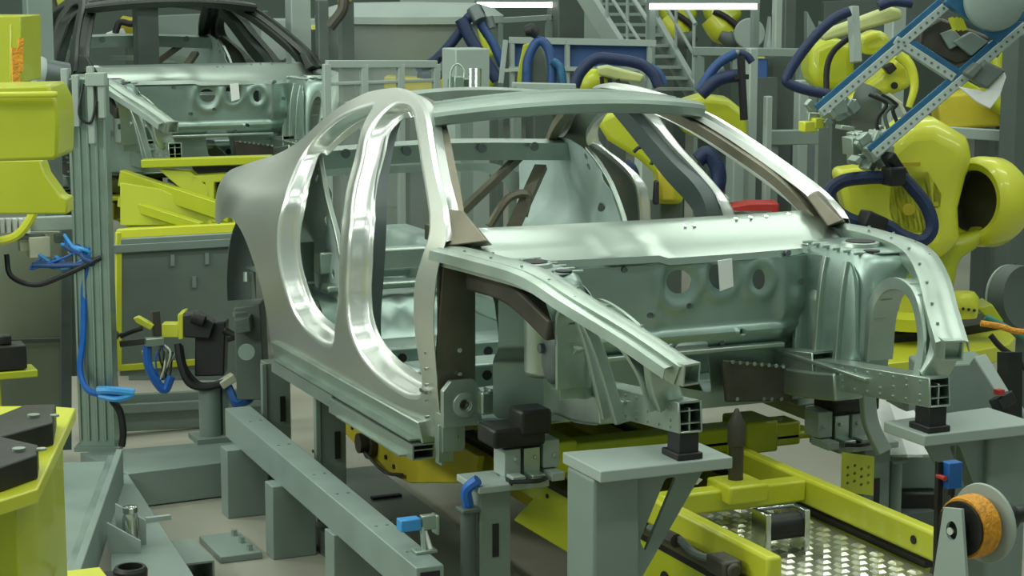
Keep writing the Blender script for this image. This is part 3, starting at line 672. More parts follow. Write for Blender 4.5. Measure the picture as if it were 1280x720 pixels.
# ------------------------------------------------------------------ pedestals under the front rails
def make_pedestal(root, s_, o=0):
    t = MB(); t.prism([(.40, (-.80 - o) * s_, .325), (.68, (-.80 - o) * s_, .325), (.68, (-.33 - o) * s_, .325), (.44, (-.33 - o) * s_, .325)], (0, 0, .038)); t.build('top_plate', GREYL, root, bevel=.004)
    c = MB(); c.b2((.43, (-.80 - o) * s_, FZ + .02), (.63, (-.635 - o) * s_, .325)); c.build('column', GREY, root, bevel=.012)
    g = MB(); g.plate([(-.635, .325), (-.38, .325), (-.635, -.06)], [rnd([(-.62, .10), (-.53, .295), (-.49, .295), (-.60, .06)], .012)], lambda u, v, w: V(.60 - w, (u - o) * s_, v), .016); g.build('gusset', GREY, root)
    f = MB(); f.b2((.36, (-.87 - o) * s_, FZ), (.70, (-.56 - o) * s_, FZ + .02)); f.build('base_plate', GREY, root)
    k = MB(); k.b2((.57, -.51 * s_, .363), (.655, -.44 * s_, .449)); k.b2((.55, -.52 * s_, .363), (.665, -.43 * s_, .385)); k.build('rest_block', BLK, root, bevel=.004)
pr = thing('support_pedestal', 'grey steel pedestal with slotted gusset in the middle foreground holding up the near front rail', 'pedestal', (.54, -.74, FZ), 'front rail pedestals'); make_pedestal(pr, 1)
pl_ = thing('support_pedestal', 'grey steel pedestal behind the orange hose reel holding up the far front rail', 'pedestal', (.54, .74, FZ), 'front rail pedestals'); make_pedestal(pl_, -1, .075)

# ------------------------------------------------------------------ clamp stands beside the carrier
def make_clamp(root, s_):
    x, y = -.18, -.72 * s_
    yp = y - .075 * s_
    c = MB(); c.b2((x - .12, yp - .06, FZ + .05), (x + .02, yp + .06, .10)); c.build('post', GREY, root, bevel=.006)
    t = MB(); t.b2((x - .16, y - .15 * s_, .10), (x + .05, y + .12 * s_, .125)); t.build('top_plate', GREYL, root, bevel=.004)
    b = MB(); b.b2((x - .22, y - .23 * s_, FZ), (x + .10, y + .10 * s_, FZ + .05)); b.build('base_plate', GREYL, root, bevel=.006)
    b = MB(); b.b2((x + .018, yp - .012, -.14), (x + .023, yp + .012, -.02)); b.build('slot', BLK, root)
    for k in range(3):
        q = MB(); q.box((x - .05, y + (.0 + .075 * k) * s_ , .185 + .02 * (k == 2)), (.10, .062, .10)); q.box((x + .0, y + (.0 + .075 * k) * s_, .135), (.12, .05, .03)); q.cyl((x + .0, y + (.01 + .075 * k) * s_, .20), (x + .012, y + (.01 + .075 * k) * s_, .20), .008, n=8); q.build('clamp_block', GREYL if k != 1 else GALV, root, bevel=.006)
    q = MB(); q.box((x - .06, y + .02 * s_, .28), (.16, .20, .07)); q.box((x - .03, y + .08 * s_, .33), (.12, .12, .09)); q.build('clamp_head', BLKM, root, bevel=.012)
    q = MB(); q.tube([V(x + .06, y - .04 * s_, .135), V(x + .10, y + .05 * s_, .14), V(x + .06, y + .10 * s_, .135)], .008); q.box((x + .03, y + .0, .13), (.05, .06, .02)); q.build('hose', BLK, root)
    q = MB(); q.cyl((x + .0, y - .17 * s_, -.26), (x + .0, y - .17 * s_, .04), .028, n=16); q.b2((x - .035, y - .205 * s_, -.28), (x + .035, y - .135 * s_, -.26)); q.b2((x - .035, y - .205 * s_, .03), (x + .035, y - .135 * s_, .045)); q.build('air_cylinder', GREYD if s_ == 1 else GREY, root, bevel=.004)
c1 = thing('clamp_stand', 'grey clamp stand with blue hose left of the middle foreground pedestal', 'clamp stand', (-.18, -.72, FZ), 'clamp stands'); make_clamp(c1, 1)
q = MB(); q.tube([(-.18, -.89, .05), (-.17, -.90, .11), (-.14, -.87, .15)], .020); q.tube([(-.18, -.84, -.28), (-.1, -.84, -.42), (.05, -.86, -.50)], .014); q.tube([(-.17, -.85, -.28), (-.05, -.86, -.44), (.1, -.9, -.52)], .010); q.build('blue_hose', BLUE, c1, label='bright blue air hose')
c2 = thing('clamp_stand', 'grey clamp stand with perforated yellow plate under the far front rail', 'clamp stand', (-.18, .72, FZ), 'clamp stands'); make_clamp(c2, -1)
q = MB(); q.plate([(.56, -.02), (.70, -.05), (.70, .10), (.56, .13)], [circ(.585 + .03 * i, .01 + .03 * j + (.01 if i % 2 else 0) - .012 * i / 2, .007, n=8) for i in range(4) for j in range(3)], lambda u, v, w: V(-.05 + w, u, v), .008); q.build('perforated_plate', YELB, c2, label='yellow plate full of holes')
q = MB(); q.sweep([(-.05, .66, .42), (-.02, .66, .25), (.02, .70, .13)], [(-.03, -.015), (.03, -.015), (.03, .015), (-.03, .015)], up=(1, 0, 0)); q.build('swing_arm', GREYL, c2, bevel=.005)

# ------------------------------------------------------------------ posts carrying the sill
for k, (px, py, lab) in enumerate([(344, 425, 'grey slotted post under the rear end of the car sill'), (412, 480, 'wide grey steel post under the middle of the car sill')]):
    p = Y(px, py, -.80); r = thing('sill_post', lab, 'post', (p.x, -.80, FZ), 'posts under the sill')
    q = MB(); q.b2((p.x - .05, -.80 - .06, FZ + .012), (p.x + .05, -.80 + .055, .10)); q.b2((p.x + .03, -.885, FZ), (p.x + .06, -.86, .10)); q.build('post', GREY, r, bevel=.004)
    q = MB(); q.b2((p.x - .12, -.93, FZ), (p.x + .14, -.66, FZ + .015)); q.build('foot_plate', GREYD, r)
    q = MB(); q.b2((p.x + .058, -.80, -.18), (p.x + .064, -.775, -.06)); q.build('slot', BLK, r)

# ------------------------------------------------------------------ long grey foreground beam and dark bed plate
q = thing('floor_beam', 'long grey box beam on plate legs running from left under the car to the bottom centre', 'beam', (-1.4, -1.06, FZ))
TB = [Z(281, 510, -.1), Z(313, 507, -.1), Z(555, 706, -.1), Z(520, 710, -.1)]
b = MB(); b.prism([p + V(0, 0, -.135) for p in TB], (0, 0, .135)); b.build('box_beam', mat('beam_paint', (.25, .32, .29), .38, .1, .1, 4), q, bevel=.004)
for k, xx in enumerate((-2.45, -1.75, -.95, -.30)):
    b = MB(); b.b2((xx - .11, -1.13, FZ), (xx, -.94, -.232)); b.build('leg', GREY, q, bevel=.004)
b = MB(); e = (TB[2] + TB[3]) / 2; b.box(e + V(.002, 0, -.068), (.004, .07, .10)); b.build('end_opening', BLK, q)
b = MB()
for t in (.12, .30, .5, .62, .80, .93):
    for s_ in (.3, .7):
        p = TB[0].lerp(TB[3], t).lerp(TB[1].lerp(TB[2], t), s_); b.cyl(p, p + V(0, 0, .004), .007, n=8)
b.build('bolt', GALV, q)
bed = thing('bed_plate', 'dark green-grey steel bed plate on the floor between the long beam and the yellow carrier', 'bed plate', (-1.6, -.62, FZ))
e0, e1 = Z(455, 540, -.42), Z(592, 664, -.42)
b = MB(); b.prism([(-2.75, -.92, FZ), (-.42, -.92, FZ), (-.62, -.40, FZ), (-2.75, -.32, FZ)], (0, 0, .10)); b.build('plate', mat('bed_paint', (.115, .135, .115), .3, .1, .15, 3), bed, bevel=.003)
b = MB()
for px, py in ((408, 564), (483, 622)):
    p = Z(px, py, FZ + .10); b.box(p + V(0, 0, .005), (.03, .14, .012))
b.build('slot_strip', BLK, bed)
# blue laser sensor on the beam
s = thing('sensor', 'small bright blue box sensor at the near end of the long grey beam', 'sensor', Z(530, 690, -.1))
L = LOC[s.name]; hd = D(511, 655, (L - CP).dot(CF))
b = MB(); b.box(hd, (.05, .075, .042)); b.build('housing', SKYB, s, bevel=.004)
b = MB(); b.box(hd + V(0, .075, 0), (.03, .06, .05)); b.box(hd + V(0, .10, -.01), (.05, .012, .07)); b.bar(hd + V(0, .05, -.02), L, .015, .03); b.box(L + V(0, 0, .006), (.06, .08, .012)); b.build('bracket', GALV, s, bevel=.003)
b = MB(); b.cyl(hd + V(.01, .055, -.03), hd + V(.04, .065, -.09), .009, n=10); b.build('cable_gland', WHT, s)

# ------------------------------------------------------------------ cable reel at right
rl = thing('cable_reel', 'orange hose reel with grey disc and trapezoid bracket at lower right corner', 'reel', (1.02, .42, FZ))
c = D(1216, 657, 6.1); ax = (CR * .80 + CF * .60); ax.z = 0; ax.normalize()
b = MB(); b.lathe([(.122, -.006), (.125, 0), (.122, .006), (.10, .012), (.02, .012)], c + ax * .050, ax, n=40); b.build('flange', GREYL, rl, smooth=30)
b = MB(); b.lathe([(.07, -.05), (.092, -.05), (.098, -.03), (.092, -.02), (.098, -.008), (.092, .004), (.098, .016), (.090, .028), (.07, .04)], c, ax, n=32); b.build('coiled_hose', ORG, rl, smooth=60)
b = MB(); b.cyl(c - ax * .06, c - ax * .05, .085, n=32); b.cyl(c - ax * .075, c + ax * .16, .03, n=20); b.cyl(c + ax * .09, c + ax * .17, .05, .045, n=20); b.cyl(c + ax * .17, c + ax * .42, .028, n=16); b.build('hub', BLKM, rl, smooth=30)
up = V(0, 0, 1); bo = c - ax * .085
b = MB(); b.plate([(-.035, .075), (.035, .065), (.085, -.30), (-.085, -.30)], [circ(0, 0, .022, .03)], lambda u, v, w: bo + ax.cross(up) * (-u) * 1 + up * v - ax * w, .012); b.build('bracket', GREYL, rl)
b = MB(); b.box(bo + V(0, 0, -.305), (.22, .16, .02)); b.b2((bo.x - .05, bo.y - .05, FZ), (bo.x + .05, bo.y + .05, bo.z - .31)); b.build('stand', GREY, rl)
b = MB(); b.cyl(bo - ax * .013, bo - ax * .020, .012, n=12); b.build('axle_bolt', CHR, rl)
sn = thing('photo_sensor', 'blue box sensor on a thin black post beside the orange reel', 'sensor', D(1173, 690, 6.25))
L = LOC[sn.name]; tp = D(1174, 577, 6.25); hd = D(1190, 593, 6.25)
b = MB(); b.bar(L + V(0, 0, -.4), tp, .018, .018, up=(1, 0, 0)); b.build('post', BLKM, sn)
b = MB(); b.box(hd, (.04, .052, .085)); b.build('housing', mat('sensor_blue', (.015, .12, .42), .4), sn, bevel=.004)
b = MB(); b.cyl(hd - V(0, 0, .045), hd - V(0, 0, .065), .012, n=10); b.tube([hd - V(0, 0, .06), hd - V(-.01, -.01, .12), hd - V(-.02, -.01, .22)], .006); b.build('cable', BLK, sn)
b = MB(); b.cyl(hd + V(-.02, -.04, -.005), hd + V(.02, -.04, -.005), .008, n=10); b.build('red_lens', RED, sn)
# ------------------------------------------------------------------ left station
def quad_prism(pxs, z, h, m=None):
    m = m or MB(); P = [Z(px, py, z) for px, py in pxs]; m.prism([p - V(0, 0, h) for p in P], (0, 0, h)); return m
BZ = -.38
fr = thing('base_frame', 'low grey-green steel base frame bolted to the floor at lower left', 'base frame', Z(200, 600, FZ))
quad_prism([(100, 566), (320, 547), (345, 570), (160, 592)], BZ, .165).build('cross_beam', GREY, fr, bevel=.004)
quad_prism([(138, 596), (160, 592), (240, 715), (262, 760), (140, 760), (136, 650)], BZ, .10).build('side_beam', GREY, fr, bevel=.004)
b = MB(); p = Z(205, 655, BZ); q = Z(212, 650, BZ); b.bar(Z(182, 653, BZ) + V(0, 0, .01), Z(213, 649, BZ) + V(0, 0, .01), .02, .02); b.build('weld_bar', GREYL, fr)
tb = thing('slanted_beam', 'grey rectangular beam with polished top edge leaning away beside the yellow pedestal', 'beam', Z(110, 640, -.30))
A, B_ = Z(141, 562, -.22), Z(82, 722, -.22)
b = MB(); b.bar(A + V(0, -.10, -.06), B_ + V(0, -.10, -.06), .24, .03); b.bar(A + V(0, .03, -.09), B_ + V(0, .03, -.09), .03, .18); b.build('beam', GREY, tb, bevel=.004)
b = MB(); b.bar(A + V(0, .0, -.035), B_ + V(0, .0, -.035), .045, .02); b.build('edge_strip', GALV, tb, bevel=.003, label='polished edge strip')
b = MB(); b.bar(A + V(0, -.1, -.075), A + V(0, -.1, FZ + .20) if False else A + V(0, -.1, -.32), .06, .06); b.bar(B_ + V(0, -.1, -.07), B_ + V(0, -.1, -.33), .06, .06); b.build('leg', GREY, tb)

bb = thing('stop_block', 'grey angled bracket with a polished round stop bolt on the base frame', 'bracket', Z(155, 690, BZ))
L = LOC[bb.name]; fl = lambda u, v, w: L + CR * u + V(0, 0, v) + V(CF.x, CF.y, 0).normalized() * w
b = MB(); b.plate([(-.06, .0), (.07, .0), (.07, .05), (-.06, .125)], [], lambda u, v, w: fl(u, v, w - .02), .012); b.plate([(-.05, .0), (.07, .0), (.07, .10), (-.05, .17)], [], lambda u, v, w: fl(u, v, w + .10), .012); b.build('cheek_plate', GREYL, bb)
b = MB(); b.lathe([(.034, 0), (.034, .10), (.026, .125), (.030, .13), (.030, .15), (.018, .155)], fl(.02, .02, .05), (0, 0, 1), n=20); b.build('stop_bolt', CHR, bb, smooth=30)
p = D(163, 712, 7.2); cup = thing('socket_cup', 'dark round open socket at the bottom edge in front of the angled bracket', 'socket', p - V(0, 0, .2))
b = MB(); b.lathe([(.058, -.2), (.062, .0), (.055, .012), (.045, .012), (.042, -.05), (0, -.05)], p, (0, 0, 1), n=28); b.box(p + V(0, -.06, -.06), (.09, .05, .1)); b.build('cup', BLKM, cup, smooth=30)
p = D(105, 716, 6.6); yp_ = MB(); yp_.box(p - V(0, 0, .03), (.2, .15, .03)); yp_.b2((p.x - .05, p.y - .05, FZ), (p.x + .05, p.y + .05, p.z - .04)); tag(yp_.build('floor_bracket', YELB, bevel=.006), 'small yellow plate bracket at the bottom edge beside the yellow pedestal', 'bracket')
p = Z(290, 690, FZ); fp = thing('anchor_plate', 'grey floor anchor plate with bolts left of the long beam legs', 'anchor plate', p)
b = MB(); b.b2((p.x - .20, p.y - .09, FZ), (p.x + .15, p.y + .09, FZ + .03)); b.build('plate', GREY, fp, bevel=.004)
b = MB()
for dx in (-.14, -.02, .1): b.cyl((p.x + dx, p.y + .05, FZ + .03), (p.x + dx, p.y + .05, FZ + .055), .014, n=6)
b.build('bolt', GALV, fp)
p = Z(228, 712, FZ); b = MB(); b.hollow((p.x - .1, p.y - .02, FZ + .05), (p.x + .25, p.y - .02, FZ + .05), .18, .10, .008); tag(b.build('steel_channel', GREY), 'open grey steel channel end lying on the floor at bottom left', 'channel')

# bottom-left yellow pedestal
yp = thing('robot_pedestal', 'bright yellow robot pedestal with flat top plate at the lower left corner', 'pedestal', V(1.0, -2.75, FZ))
T = [Z(*q, .70) for q in ((-60, 508), (60, 507), (95, 510), (47, 611), (0, 626), (-60, 640))]
b = MB(); b.prism([p - V(0, 0, .035) for p in T], (0, 0, .035)); b.build('top_plate', YELB, yp, bevel=.004)
b = MB(); c0 = [Z(*q, .66) for q in ((-60, 520), (75, 516), (78, 545), (20, 628), (-60, 640))]; b.prism([V(p.x, p.y, FZ) for p in c0], (0, 0, 1.21)); b.build('column', YEL, yp, bevel=.004)
for k, (pp, lab) in enumerate([([(-30, 530), (30, 506), (70, 505), (66, 528), (0, 546), (-30, 550)], 'thick black steel plate at the back of the yellow pedestal top'), ([(-30, 556), (0, 545), (48, 556), (46, 568), (0, 584), (-30, 590)], 'thick black steel plate at the front of the yellow pedestal top')]):
    P = [Z(px, py, .76) for px, py in pp]; r = thing('spacer_block', lab, 'steel plate', sum(P, V(0, 0, 0)) / 6 - V(0, 0, .06))
    b = MB(); b.prism([p - V(0, 0, .06) for p in P], (0, 0, .06)); b.build('plate', BLKM, r, bevel=.004)
    b = MB(); c = sum(P[1:5], V(0, 0, 0)) / 4; b.cyl(c, c + V(0, 0, .006), .016, n=12); b.cyl(c + V(.02, .05, 0), c + V(.02, .05, .005), .012, n=12); b.build('bolt_head', GALV, r)

# upright profile column with cable arm
colx, coly = -3.0, -1.60
pc = Z(122, 556, -.35)
cr = thing('profile_column', 'tall slotted aluminium profile column with blue hoses at left in front of the rear car', 'column', V(pc.x, pc.y, BZ))
u = CR.copy(); v_ = V(CF.x, CF.y, 0).normalized(); dcol = (pc - CP).dot(CF)
top = D(122, 95, dcol).z
def CB(m, u0, u1, w0, w1, z0, z1):
    q = [pc + u * a + v_ * b for a, b in ((u0, w0), (u1, w0), (u1, w1), (u0, w1))]; m.prism([V(p.x, p.y, z0) for p in q], (0, 0, z1 - z0)); return m
b = MB(); CB(b, -.085, .085, .0, .12, BZ, top)
for k in range(5): CB(b, -.085 + k * .040, -.072 + k * .040, -.012, .0, BZ + .05, top - .02)
b.build('post', GALB, cr, bevel=.003)
b = MB(); CB(b, -.11, .11, -.02, .14, BZ, BZ + .02); b.build('foot_plate', GREY, cr)
b = MB()
for k, (a, h0, h1) in enumerate([(-.09, -.3, .05), (-.04, -.22, .02), (.03, -.3, .06), (.08, -.18, .0)]): CB(b, a - .015, a + .015, -.05, -.01, top + h0, top + h1)
CB(b, .01, .10, -.06, .02, top - .03, top + .03); b.build('top_clamp', GREYL, cr, bevel=.003)
b = MB(); b.tube([pc + u * .0 + v_ * -.05 + V(0, 0, top - pc.z - .02), pc + u * -.02 + v_ * -.07 + V(0, 0, top - pc.z - .16), pc + u * .03 + v_ * -.06 + V(0, 0, top - pc.z - .2), pc + u * .06 + v_ * -.05 + V(0, 0, top - pc.z - .1)], .007); b.build('top_cable', BLK, cr)
def C0(px, py, dd=0.): return D(px, py, dcol - .08 + dd)
arm = cr
b = MB(); b.bar(C0(-40, 283), C0(118, 277), .06, .065); b.build('cross_arm', GREYL, arm, bevel=.004)
b = MB()
for k in range(6): b.box(C0(-6 + k * 8, 282, -.05), (.05, .022, .07))
b.build('connector', WHT, arm, bevel=.003)
b = MB(); b.box(C0(48, 308), (.08, .10, .10)); b.box(C0(30, 303), (.06, .05, .08)); b.box(C0(92, 312), (.06, .05, .04)); b.build('valve_block', CREAM, arm, bevel=.004)
b = MB(); b.box(C0(75, 298), (.05, .05, .04)); b.box(C0(40, 296, -.03), (.03, .12, .02)); b.build('fitting', GREYD, arm, bevel=.003)
hs = cr
b = MB(); b.tube([C0(123, 258, -.02), C0(121, 290, -.03), C0(114, 320, -.04), C0(108, 340, -.04), C0(105, 360, -.03), C0(104, 420, -.03), C0(100, 460, -.03), C0(108, 485, -.05), C0(125, 492, -.05), C0(165, 491, -.05)], .016); b.build('main_hose', BLUE, hs)
for k in range(7):
    r = random.Random(k); b = MB(); b.tube([C0(78 + r.uniform(-6, 30), 298 + r.uniform(-6, 10), -.05), C0(95 + r.uniform(-15, 15), 315 + r.uniform(-8, 8), -.09), C0(112 + r.uniform(-6, 4), 318 + r.uniform(-10, 14), -.07), C0(60 + r.uniform(-20, 40), 332 + r.uniform(-6, 6), -.05), C0(46 + r.uniform(0, 30), 318 + r.uniform(0, 12), -.03)], .006 + .003 * (k % 3)); b.build('thin_hose', [BLUE, SKYB, BLUP][k % 3], hs)
b = MB(); b.tube([C0(122, 488, -.09), C0(140, 488, -.10), C0(168, 491, -.09)], .020); b.tube([C0(124, 495, -.08), C0(145, 499, -.1), C0(166, 494, -.09)], .014); b.build('hose_clamp_run', SKYB, hs)
b = MB(); b.tube([C0(8, 318, -.05), C0(14, 345, -.05), C0(45, 356, -.05), C0(80, 344, -.06), C0(110, 330, -.08), C0(126, 322, -.08)], .013); b.tube([C0(140, 500, .0), C0(150, 515, .0), C0(154, 540, .0), C0(152, 558, .0)], .018); b.build('black_cable', BLK, hs)
b = MB(); b.tube([C0(50, 200, -.2), C0(50, 235, -.2), C0(40, 270, -.2), C0(20, 295, -.2), C0(-10, 303, -.2)], .022); yc = b
# left yellow machine
ym = thing('yellow_press_arm', 'big yellow box shaped machine arm at the upper left edge', 'machine', D(20, 300, 7.2))
yc.build('yellow_cable', YELB, ym)
b = MB(); P0 = [D(px, py, 7.3) for px, py in ((-40, 108), (60, 106), (70, 125), (73, 150), (72, 196), (66, 200), (-40, 203))]; b.prism(P0, v_ * .28); b.build('arm_box', YEL, ym, bevel=.012)
b = MB(); b.bar(D(-40, 119, 7.25), D(72, 118, 7.25), .03, .022); b.build('edge_highlight', YELB, ym, bevel=.008)  # lighter yellow bar paints the highlight along the arm's upper edge
b = MB(); b.prism([D(px, py, 7.9) for px, py in ((-40, 200), (50, 200), (56, 218), (76, 246), (84, 248), (84, 268), (-40, 268))], v_ * .12); b.build('skirt_panel', YEL, ym, bevel=.008)
b = MB(); b.prism([D(px, py, 8.2) for px, py in ((-40, 20), (26, 20), (27, 104), (-40, 104))], v_ * .35); b.bar(D(14, 30, 8.15), D(14, 100, 8.15), .01, .01); b.build('upper_box', YEL, ym, bevel=.012)
b = MB(); b.bar(D(19, 60, 8.1), D(20, 104, 8.1), .03, .03); b.bar(D(26, 48, 8.1), D(25, 90, 8.1), .02, .02); b.build('rod', ORG, ym)
b = MB(); b.b2(tuple(D(0, 300, 8.2) + V(-.2, -.5, -.1)), (D(0, 300, 8.2).x + .1, D(0, 300, 8.2).y + .1, FZ)) if False else b.prism([V(p.x, p.y, FZ) for p in (D(-60, 268, 9.2), D(-15, 268, 9.2), D(-15, 268, 9.6), D(-60, 268, 9.6))], (0, 0, D(20, 268, 8.0).z - FZ)); b.build('stand', GREYD, ym)

# grey enclosure panels and yellow guard frame
gp = thing('enclosure_panel', 'grey-green sheet enclosure panel behind the hoses at the left edge', 'panel', D(40, 540, 9.6))
b = MB(); b.prism([D(px, py, 9.9) for px, py in ((-40, 290), (78, 290), (78, 560), (-40, 560))], v_ * .04); b.build('panel', mat('panel_paint', (.23, .26, .18), .45, .1, .18, 1.2), gp)
b = MB(); b.bar(D(82, 285, 9.85), D(82, 562, 9.85), .05, .05); b.bar(D(-40, 428, 9.86), D(80, 425, 9.86), .02, .02); b.bar(D(96, 290, 9.9), D(96, 470, 9.9), .05, .03); b.build('frame_bar', GREYD, gp)
p = D(6, 445, 8.2); bx = thing('limit_stop', 'black block on a yellow bracket at the left edge', 'stop block', p - V(0, 0, .1))
b = MB(); b.box(p, (.12, .16, .10)); b.cyl(p + V(0, 0, .05), p + V(0, 0, .09), .03, n=14); b.build('block', BLKM, bx, bevel=.006)
b = MB(); b.box(p - V(0, -.02, .07), (.14, .20, .03)); b.bar(p - V(0, .05, .08), V(p.x, p.y - .05, FZ), .05, .05); b.build('bracket', YEL, bx, bevel=.004)
GXx = -4.3
gf = thing('guard_frame', 'yellow framed guard with grey sheet panel in front of the rear yellow lift', 'guard', V(GXx, -.75, FZ))
b = MB(); F1 = lambda px, py: X(px, py, GXx)
b.prism([F1(150, 305), F1(312, 298), F1(330, 470), F1(150, 470)], (-.02, 0, 0)); b.build('sheet_panel', mat('guard_sheet', (.22, .27, .24), .35, .3, .15, 1.5), gf)
b = MB(); b.bar(F1(148, 290), F1(148, 462), .03, .035, up=(1, 0, 0)); b.bar(F1(146, 460), F1(250, 452), .03, .035); b.build('yellow_bar', YELB, gf, bevel=.004)
b = MB(); b.bar(F1(140, 311), F1(300, 302), .05, .045); b.bar(F1(150, 302), F1(300, 294), .04, .03); b.build('top_rail', GREY, gf, bevel=.004)
b = MB()
for px, py in ((215, 318), (258, 316), (242, 345)): b.bar(F1(px, py) + V(.01, 0, 0), F1(px, py + 14) + V(.01, 0, 0), .02, .012)
b.build('hook', GREY, gf)
b = MB(); b.bar(F1(100, 512), F1(330, 500), .10, .05); b.bar(F1(100, 512) - V(0, 0, .03), F1(330, 500) - V(0, 0, .03), .04, .2); b.bar(F1(130, 470), F1(130, 560), .12, .10, up=(1, 0, 0)); b.build('lower_beam', GREY, gf, bevel=.004)

# gripper stand: black clamp on a round post
gd = (Z(262, 552, BZ) - CP).dot(CF)
def G0(px, py, dd=0.): return D(px, py, gd + dd)
gr = thing('clamp_gripper', 'black and yellow pneumatic clamp with hoses on a round grey post left of the car', 'clamp', V(G0(262, 552).x, G0(262, 552).y, BZ))
b = MB(); pp = G0(262, 480); b.cyl(V(pp.x, pp.y, BZ + .02), pp + V(0, 0, 0), .055, n=24); b.box(V(pp.x, pp.y, BZ + .012), (.18, .18, .025)); b.bar(V(pp.x + .02, pp.y + .07, BZ), pp + V(.02, .07, 0), .03, .03); b.build('post', GREY, gr, smooth=30)
b = MB(); b.prism([G0(*q) for q in ((244, 404), (282, 402), (280, 470), (243, 471))], v_ * .12); b.prism([G0(*q, -.04) for q in ((228, 394), (245, 391), (268, 405), (262, 424), (230, 422))], v_ * .10); b.build('clamp_body', BLK, gr, bevel=.008)
b = MB(); b.cyl(G0(256, 402, -.06), G0(240, 396, -.06), .03, n=14); b.tube([G0(280, 412), G0(290, 418), G0(300, 420)], .02); b.bar(G0(284, 424), G0(303, 418), .03, .03); b.build('clamp_jaw', BLKM, gr, bevel=.004)
b = MB(); b.prism([G0(*q, -.02) for q in ((222, 393), (229, 391), (229, 424), (223, 425))], v_ * .14); b.prism([G0(*q) for q in ((202, 405), (223, 405), (223, 422), (202, 422))], v_ * .08); b.prism([G0(*q, -.03) for q in ((166, 398), (172, 396), (192, 407), (188, 413), (170, 404))], v_ * .05); b.build('yellow_plate', YELB, gr, bevel=.004)
b = MB(); b.bar(G0(194, 389, .02), G0(196, 420, .02), .04, .04, up=(1, 0, 0)); b.bar(G0(150, 430, -.02), G0(200, 424, -.02), .025, .03); b.build('steel_bar', BRN, gr, bevel=.003)
b = MB(); b.tube([G0(142, 380, -.02), G0(131, 390, -.02), G0(126, 405, -.02), G0(135, 412, -.02), G0(148, 422, -.02)], lambda t: .016 + .006 * math.sin(t * 9)); b.tube([G0(150, 420, -.03), G0(165, 414, -.03), G0(178, 410, -.03)], .014); b.build('hook_arm', BLKM, gr, label='black curved hook arm')
b = MB(); b.box(G0(193, 427, -.04), (.05, .09, .04)); b.cyl(G0(180, 438, -.04), G0(180, 444, -.04), .012, n=10); b.build('fitting_block', GALV, gr, bevel=.004)
b = MB(); b.tube([G0(184, 432, -.04), G0(185, 455, -.05), G0(194, 475, -.05), G0(206, 487, -.04), G0(214, 470, -.04)], .022); b.build('blue_hose', BLUE, gr)
b = MB(); b.tube([G0(222, 430, -.06), G0(226, 455, -.07), G0(236, 478, -.07), G0(255, 484, -.06), G0(282, 478, -.05)], .020); b.tube([G0(226, 432, -.03), G0(232, 460, -.03), G0(250, 480, -.02), G0(280, 482, -.02)], .012); b.build('black_hose', BLK, gr)
for k in range(6):
    r = random.Random(40 + k); b = MB(); b.tube([G0(200 + r.uniform(-4, 14), 430, -.03), G0(196 + r.uniform(-2, 20), 450 + r.uniform(-8, 8), -.06), G0(202 + r.uniform(-4, 10), 474, -.04), G0(214 + r.uniform(-4, 6), 440, -.03)], .005); b.build('thin_cable', [CREAM, BLK, BLUE, GREYD, CREAM, BLK][k], gr)
b = MB(); b.box(G0(284, 476, -.04), (.06, .08, .04), Matrix.Rotation(.5, 3, 'X')); b.build('plug', CREAM, gr, bevel=.005)
for k in range(6):
    r = random.Random(80 + k); b = MB(); b.tube([G0(282 + r.uniform(0, 8), 482, -.04), G0(288 + r.uniform(0, 10), 505 + r.uniform(-4, 4), -.05), G0(305 + r.uniform(0, 8), 498 + r.uniform(-6, 6), -.04), G0(318 + r.uniform(-4, 4), 482 + r.uniform(-6, 8), -.02)], .010); b.build('loose_hose', [BLUP, BLUE][k % 2], gr)
b = MB(); b.tube([G0(292, 545), G0(300, 560), G0(312, 578), G0(318, 572)], .008); b.tube([G0(288, 548), G0(292, 568), G0(304, 578), G0(310, 570), G0(306, 552)], .008); b.build('cable_loop', BLK, gr)
# machine parts seen between the fender and the clamp
bz = thing('fixture_unit', 'dark grey positioning unit with small fittings close behind the rear fender', 'fixture', D(312, 470, 9.4))
b = MB(); b.prism([D(px, py, 9.6) for px, py in ((292, 385), (325, 380), (332, 500), (296, 500))], v_ * .2); b.prism([D(px, py, 9.5) for px, py in ((292, 400), (312, 396), (314, 415), (294, 418))], v_ * .1); b.build('body', GREYD, bz, bevel=.006)
b = MB(); b.cyl(D(308, 440, 9.5), D(308, 440, 9.4), .04, n=16); b.cyl(D(309, 352, 9.5), D(309, 340, 9.5), .02, n=10); b.box(D(300, 393, 9.4), (.05, .06, .02)); b.build('fitting', GALV, bz)
# ------------------------------------------------------------------ rear car and its lift
VH = V(CF.x, CF.y, 0).normalized()
OFFS = D(248, 84, 13.3) - V(-.55, 0, .95)
car2 = place(car, Vector(LOC[car.name]) + OFFS, 'car body shell with dark pillars and roof farther back above the yellow lift, upper left')
car2['group'] = 'car body shells'; car['group'] = 'car body shells'
carr2 = place(carrier, Vector(LOC[carrier.name]) + OFFS, 'yellow carrier under the rear car body on the raised lift at upper left')
carr2['group'] = 'vehicle carriers'; carrier['group'] = 'vehicle carriers'
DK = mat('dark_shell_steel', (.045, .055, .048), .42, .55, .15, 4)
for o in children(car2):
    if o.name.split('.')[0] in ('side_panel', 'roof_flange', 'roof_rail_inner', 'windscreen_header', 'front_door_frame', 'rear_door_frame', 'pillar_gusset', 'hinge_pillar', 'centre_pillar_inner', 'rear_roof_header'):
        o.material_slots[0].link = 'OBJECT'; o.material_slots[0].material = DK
lift = thing('lift_table', 'yellow lift platform with sloped side channels below the rear car body', 'lift', V(-5.2, -.2, FZ))
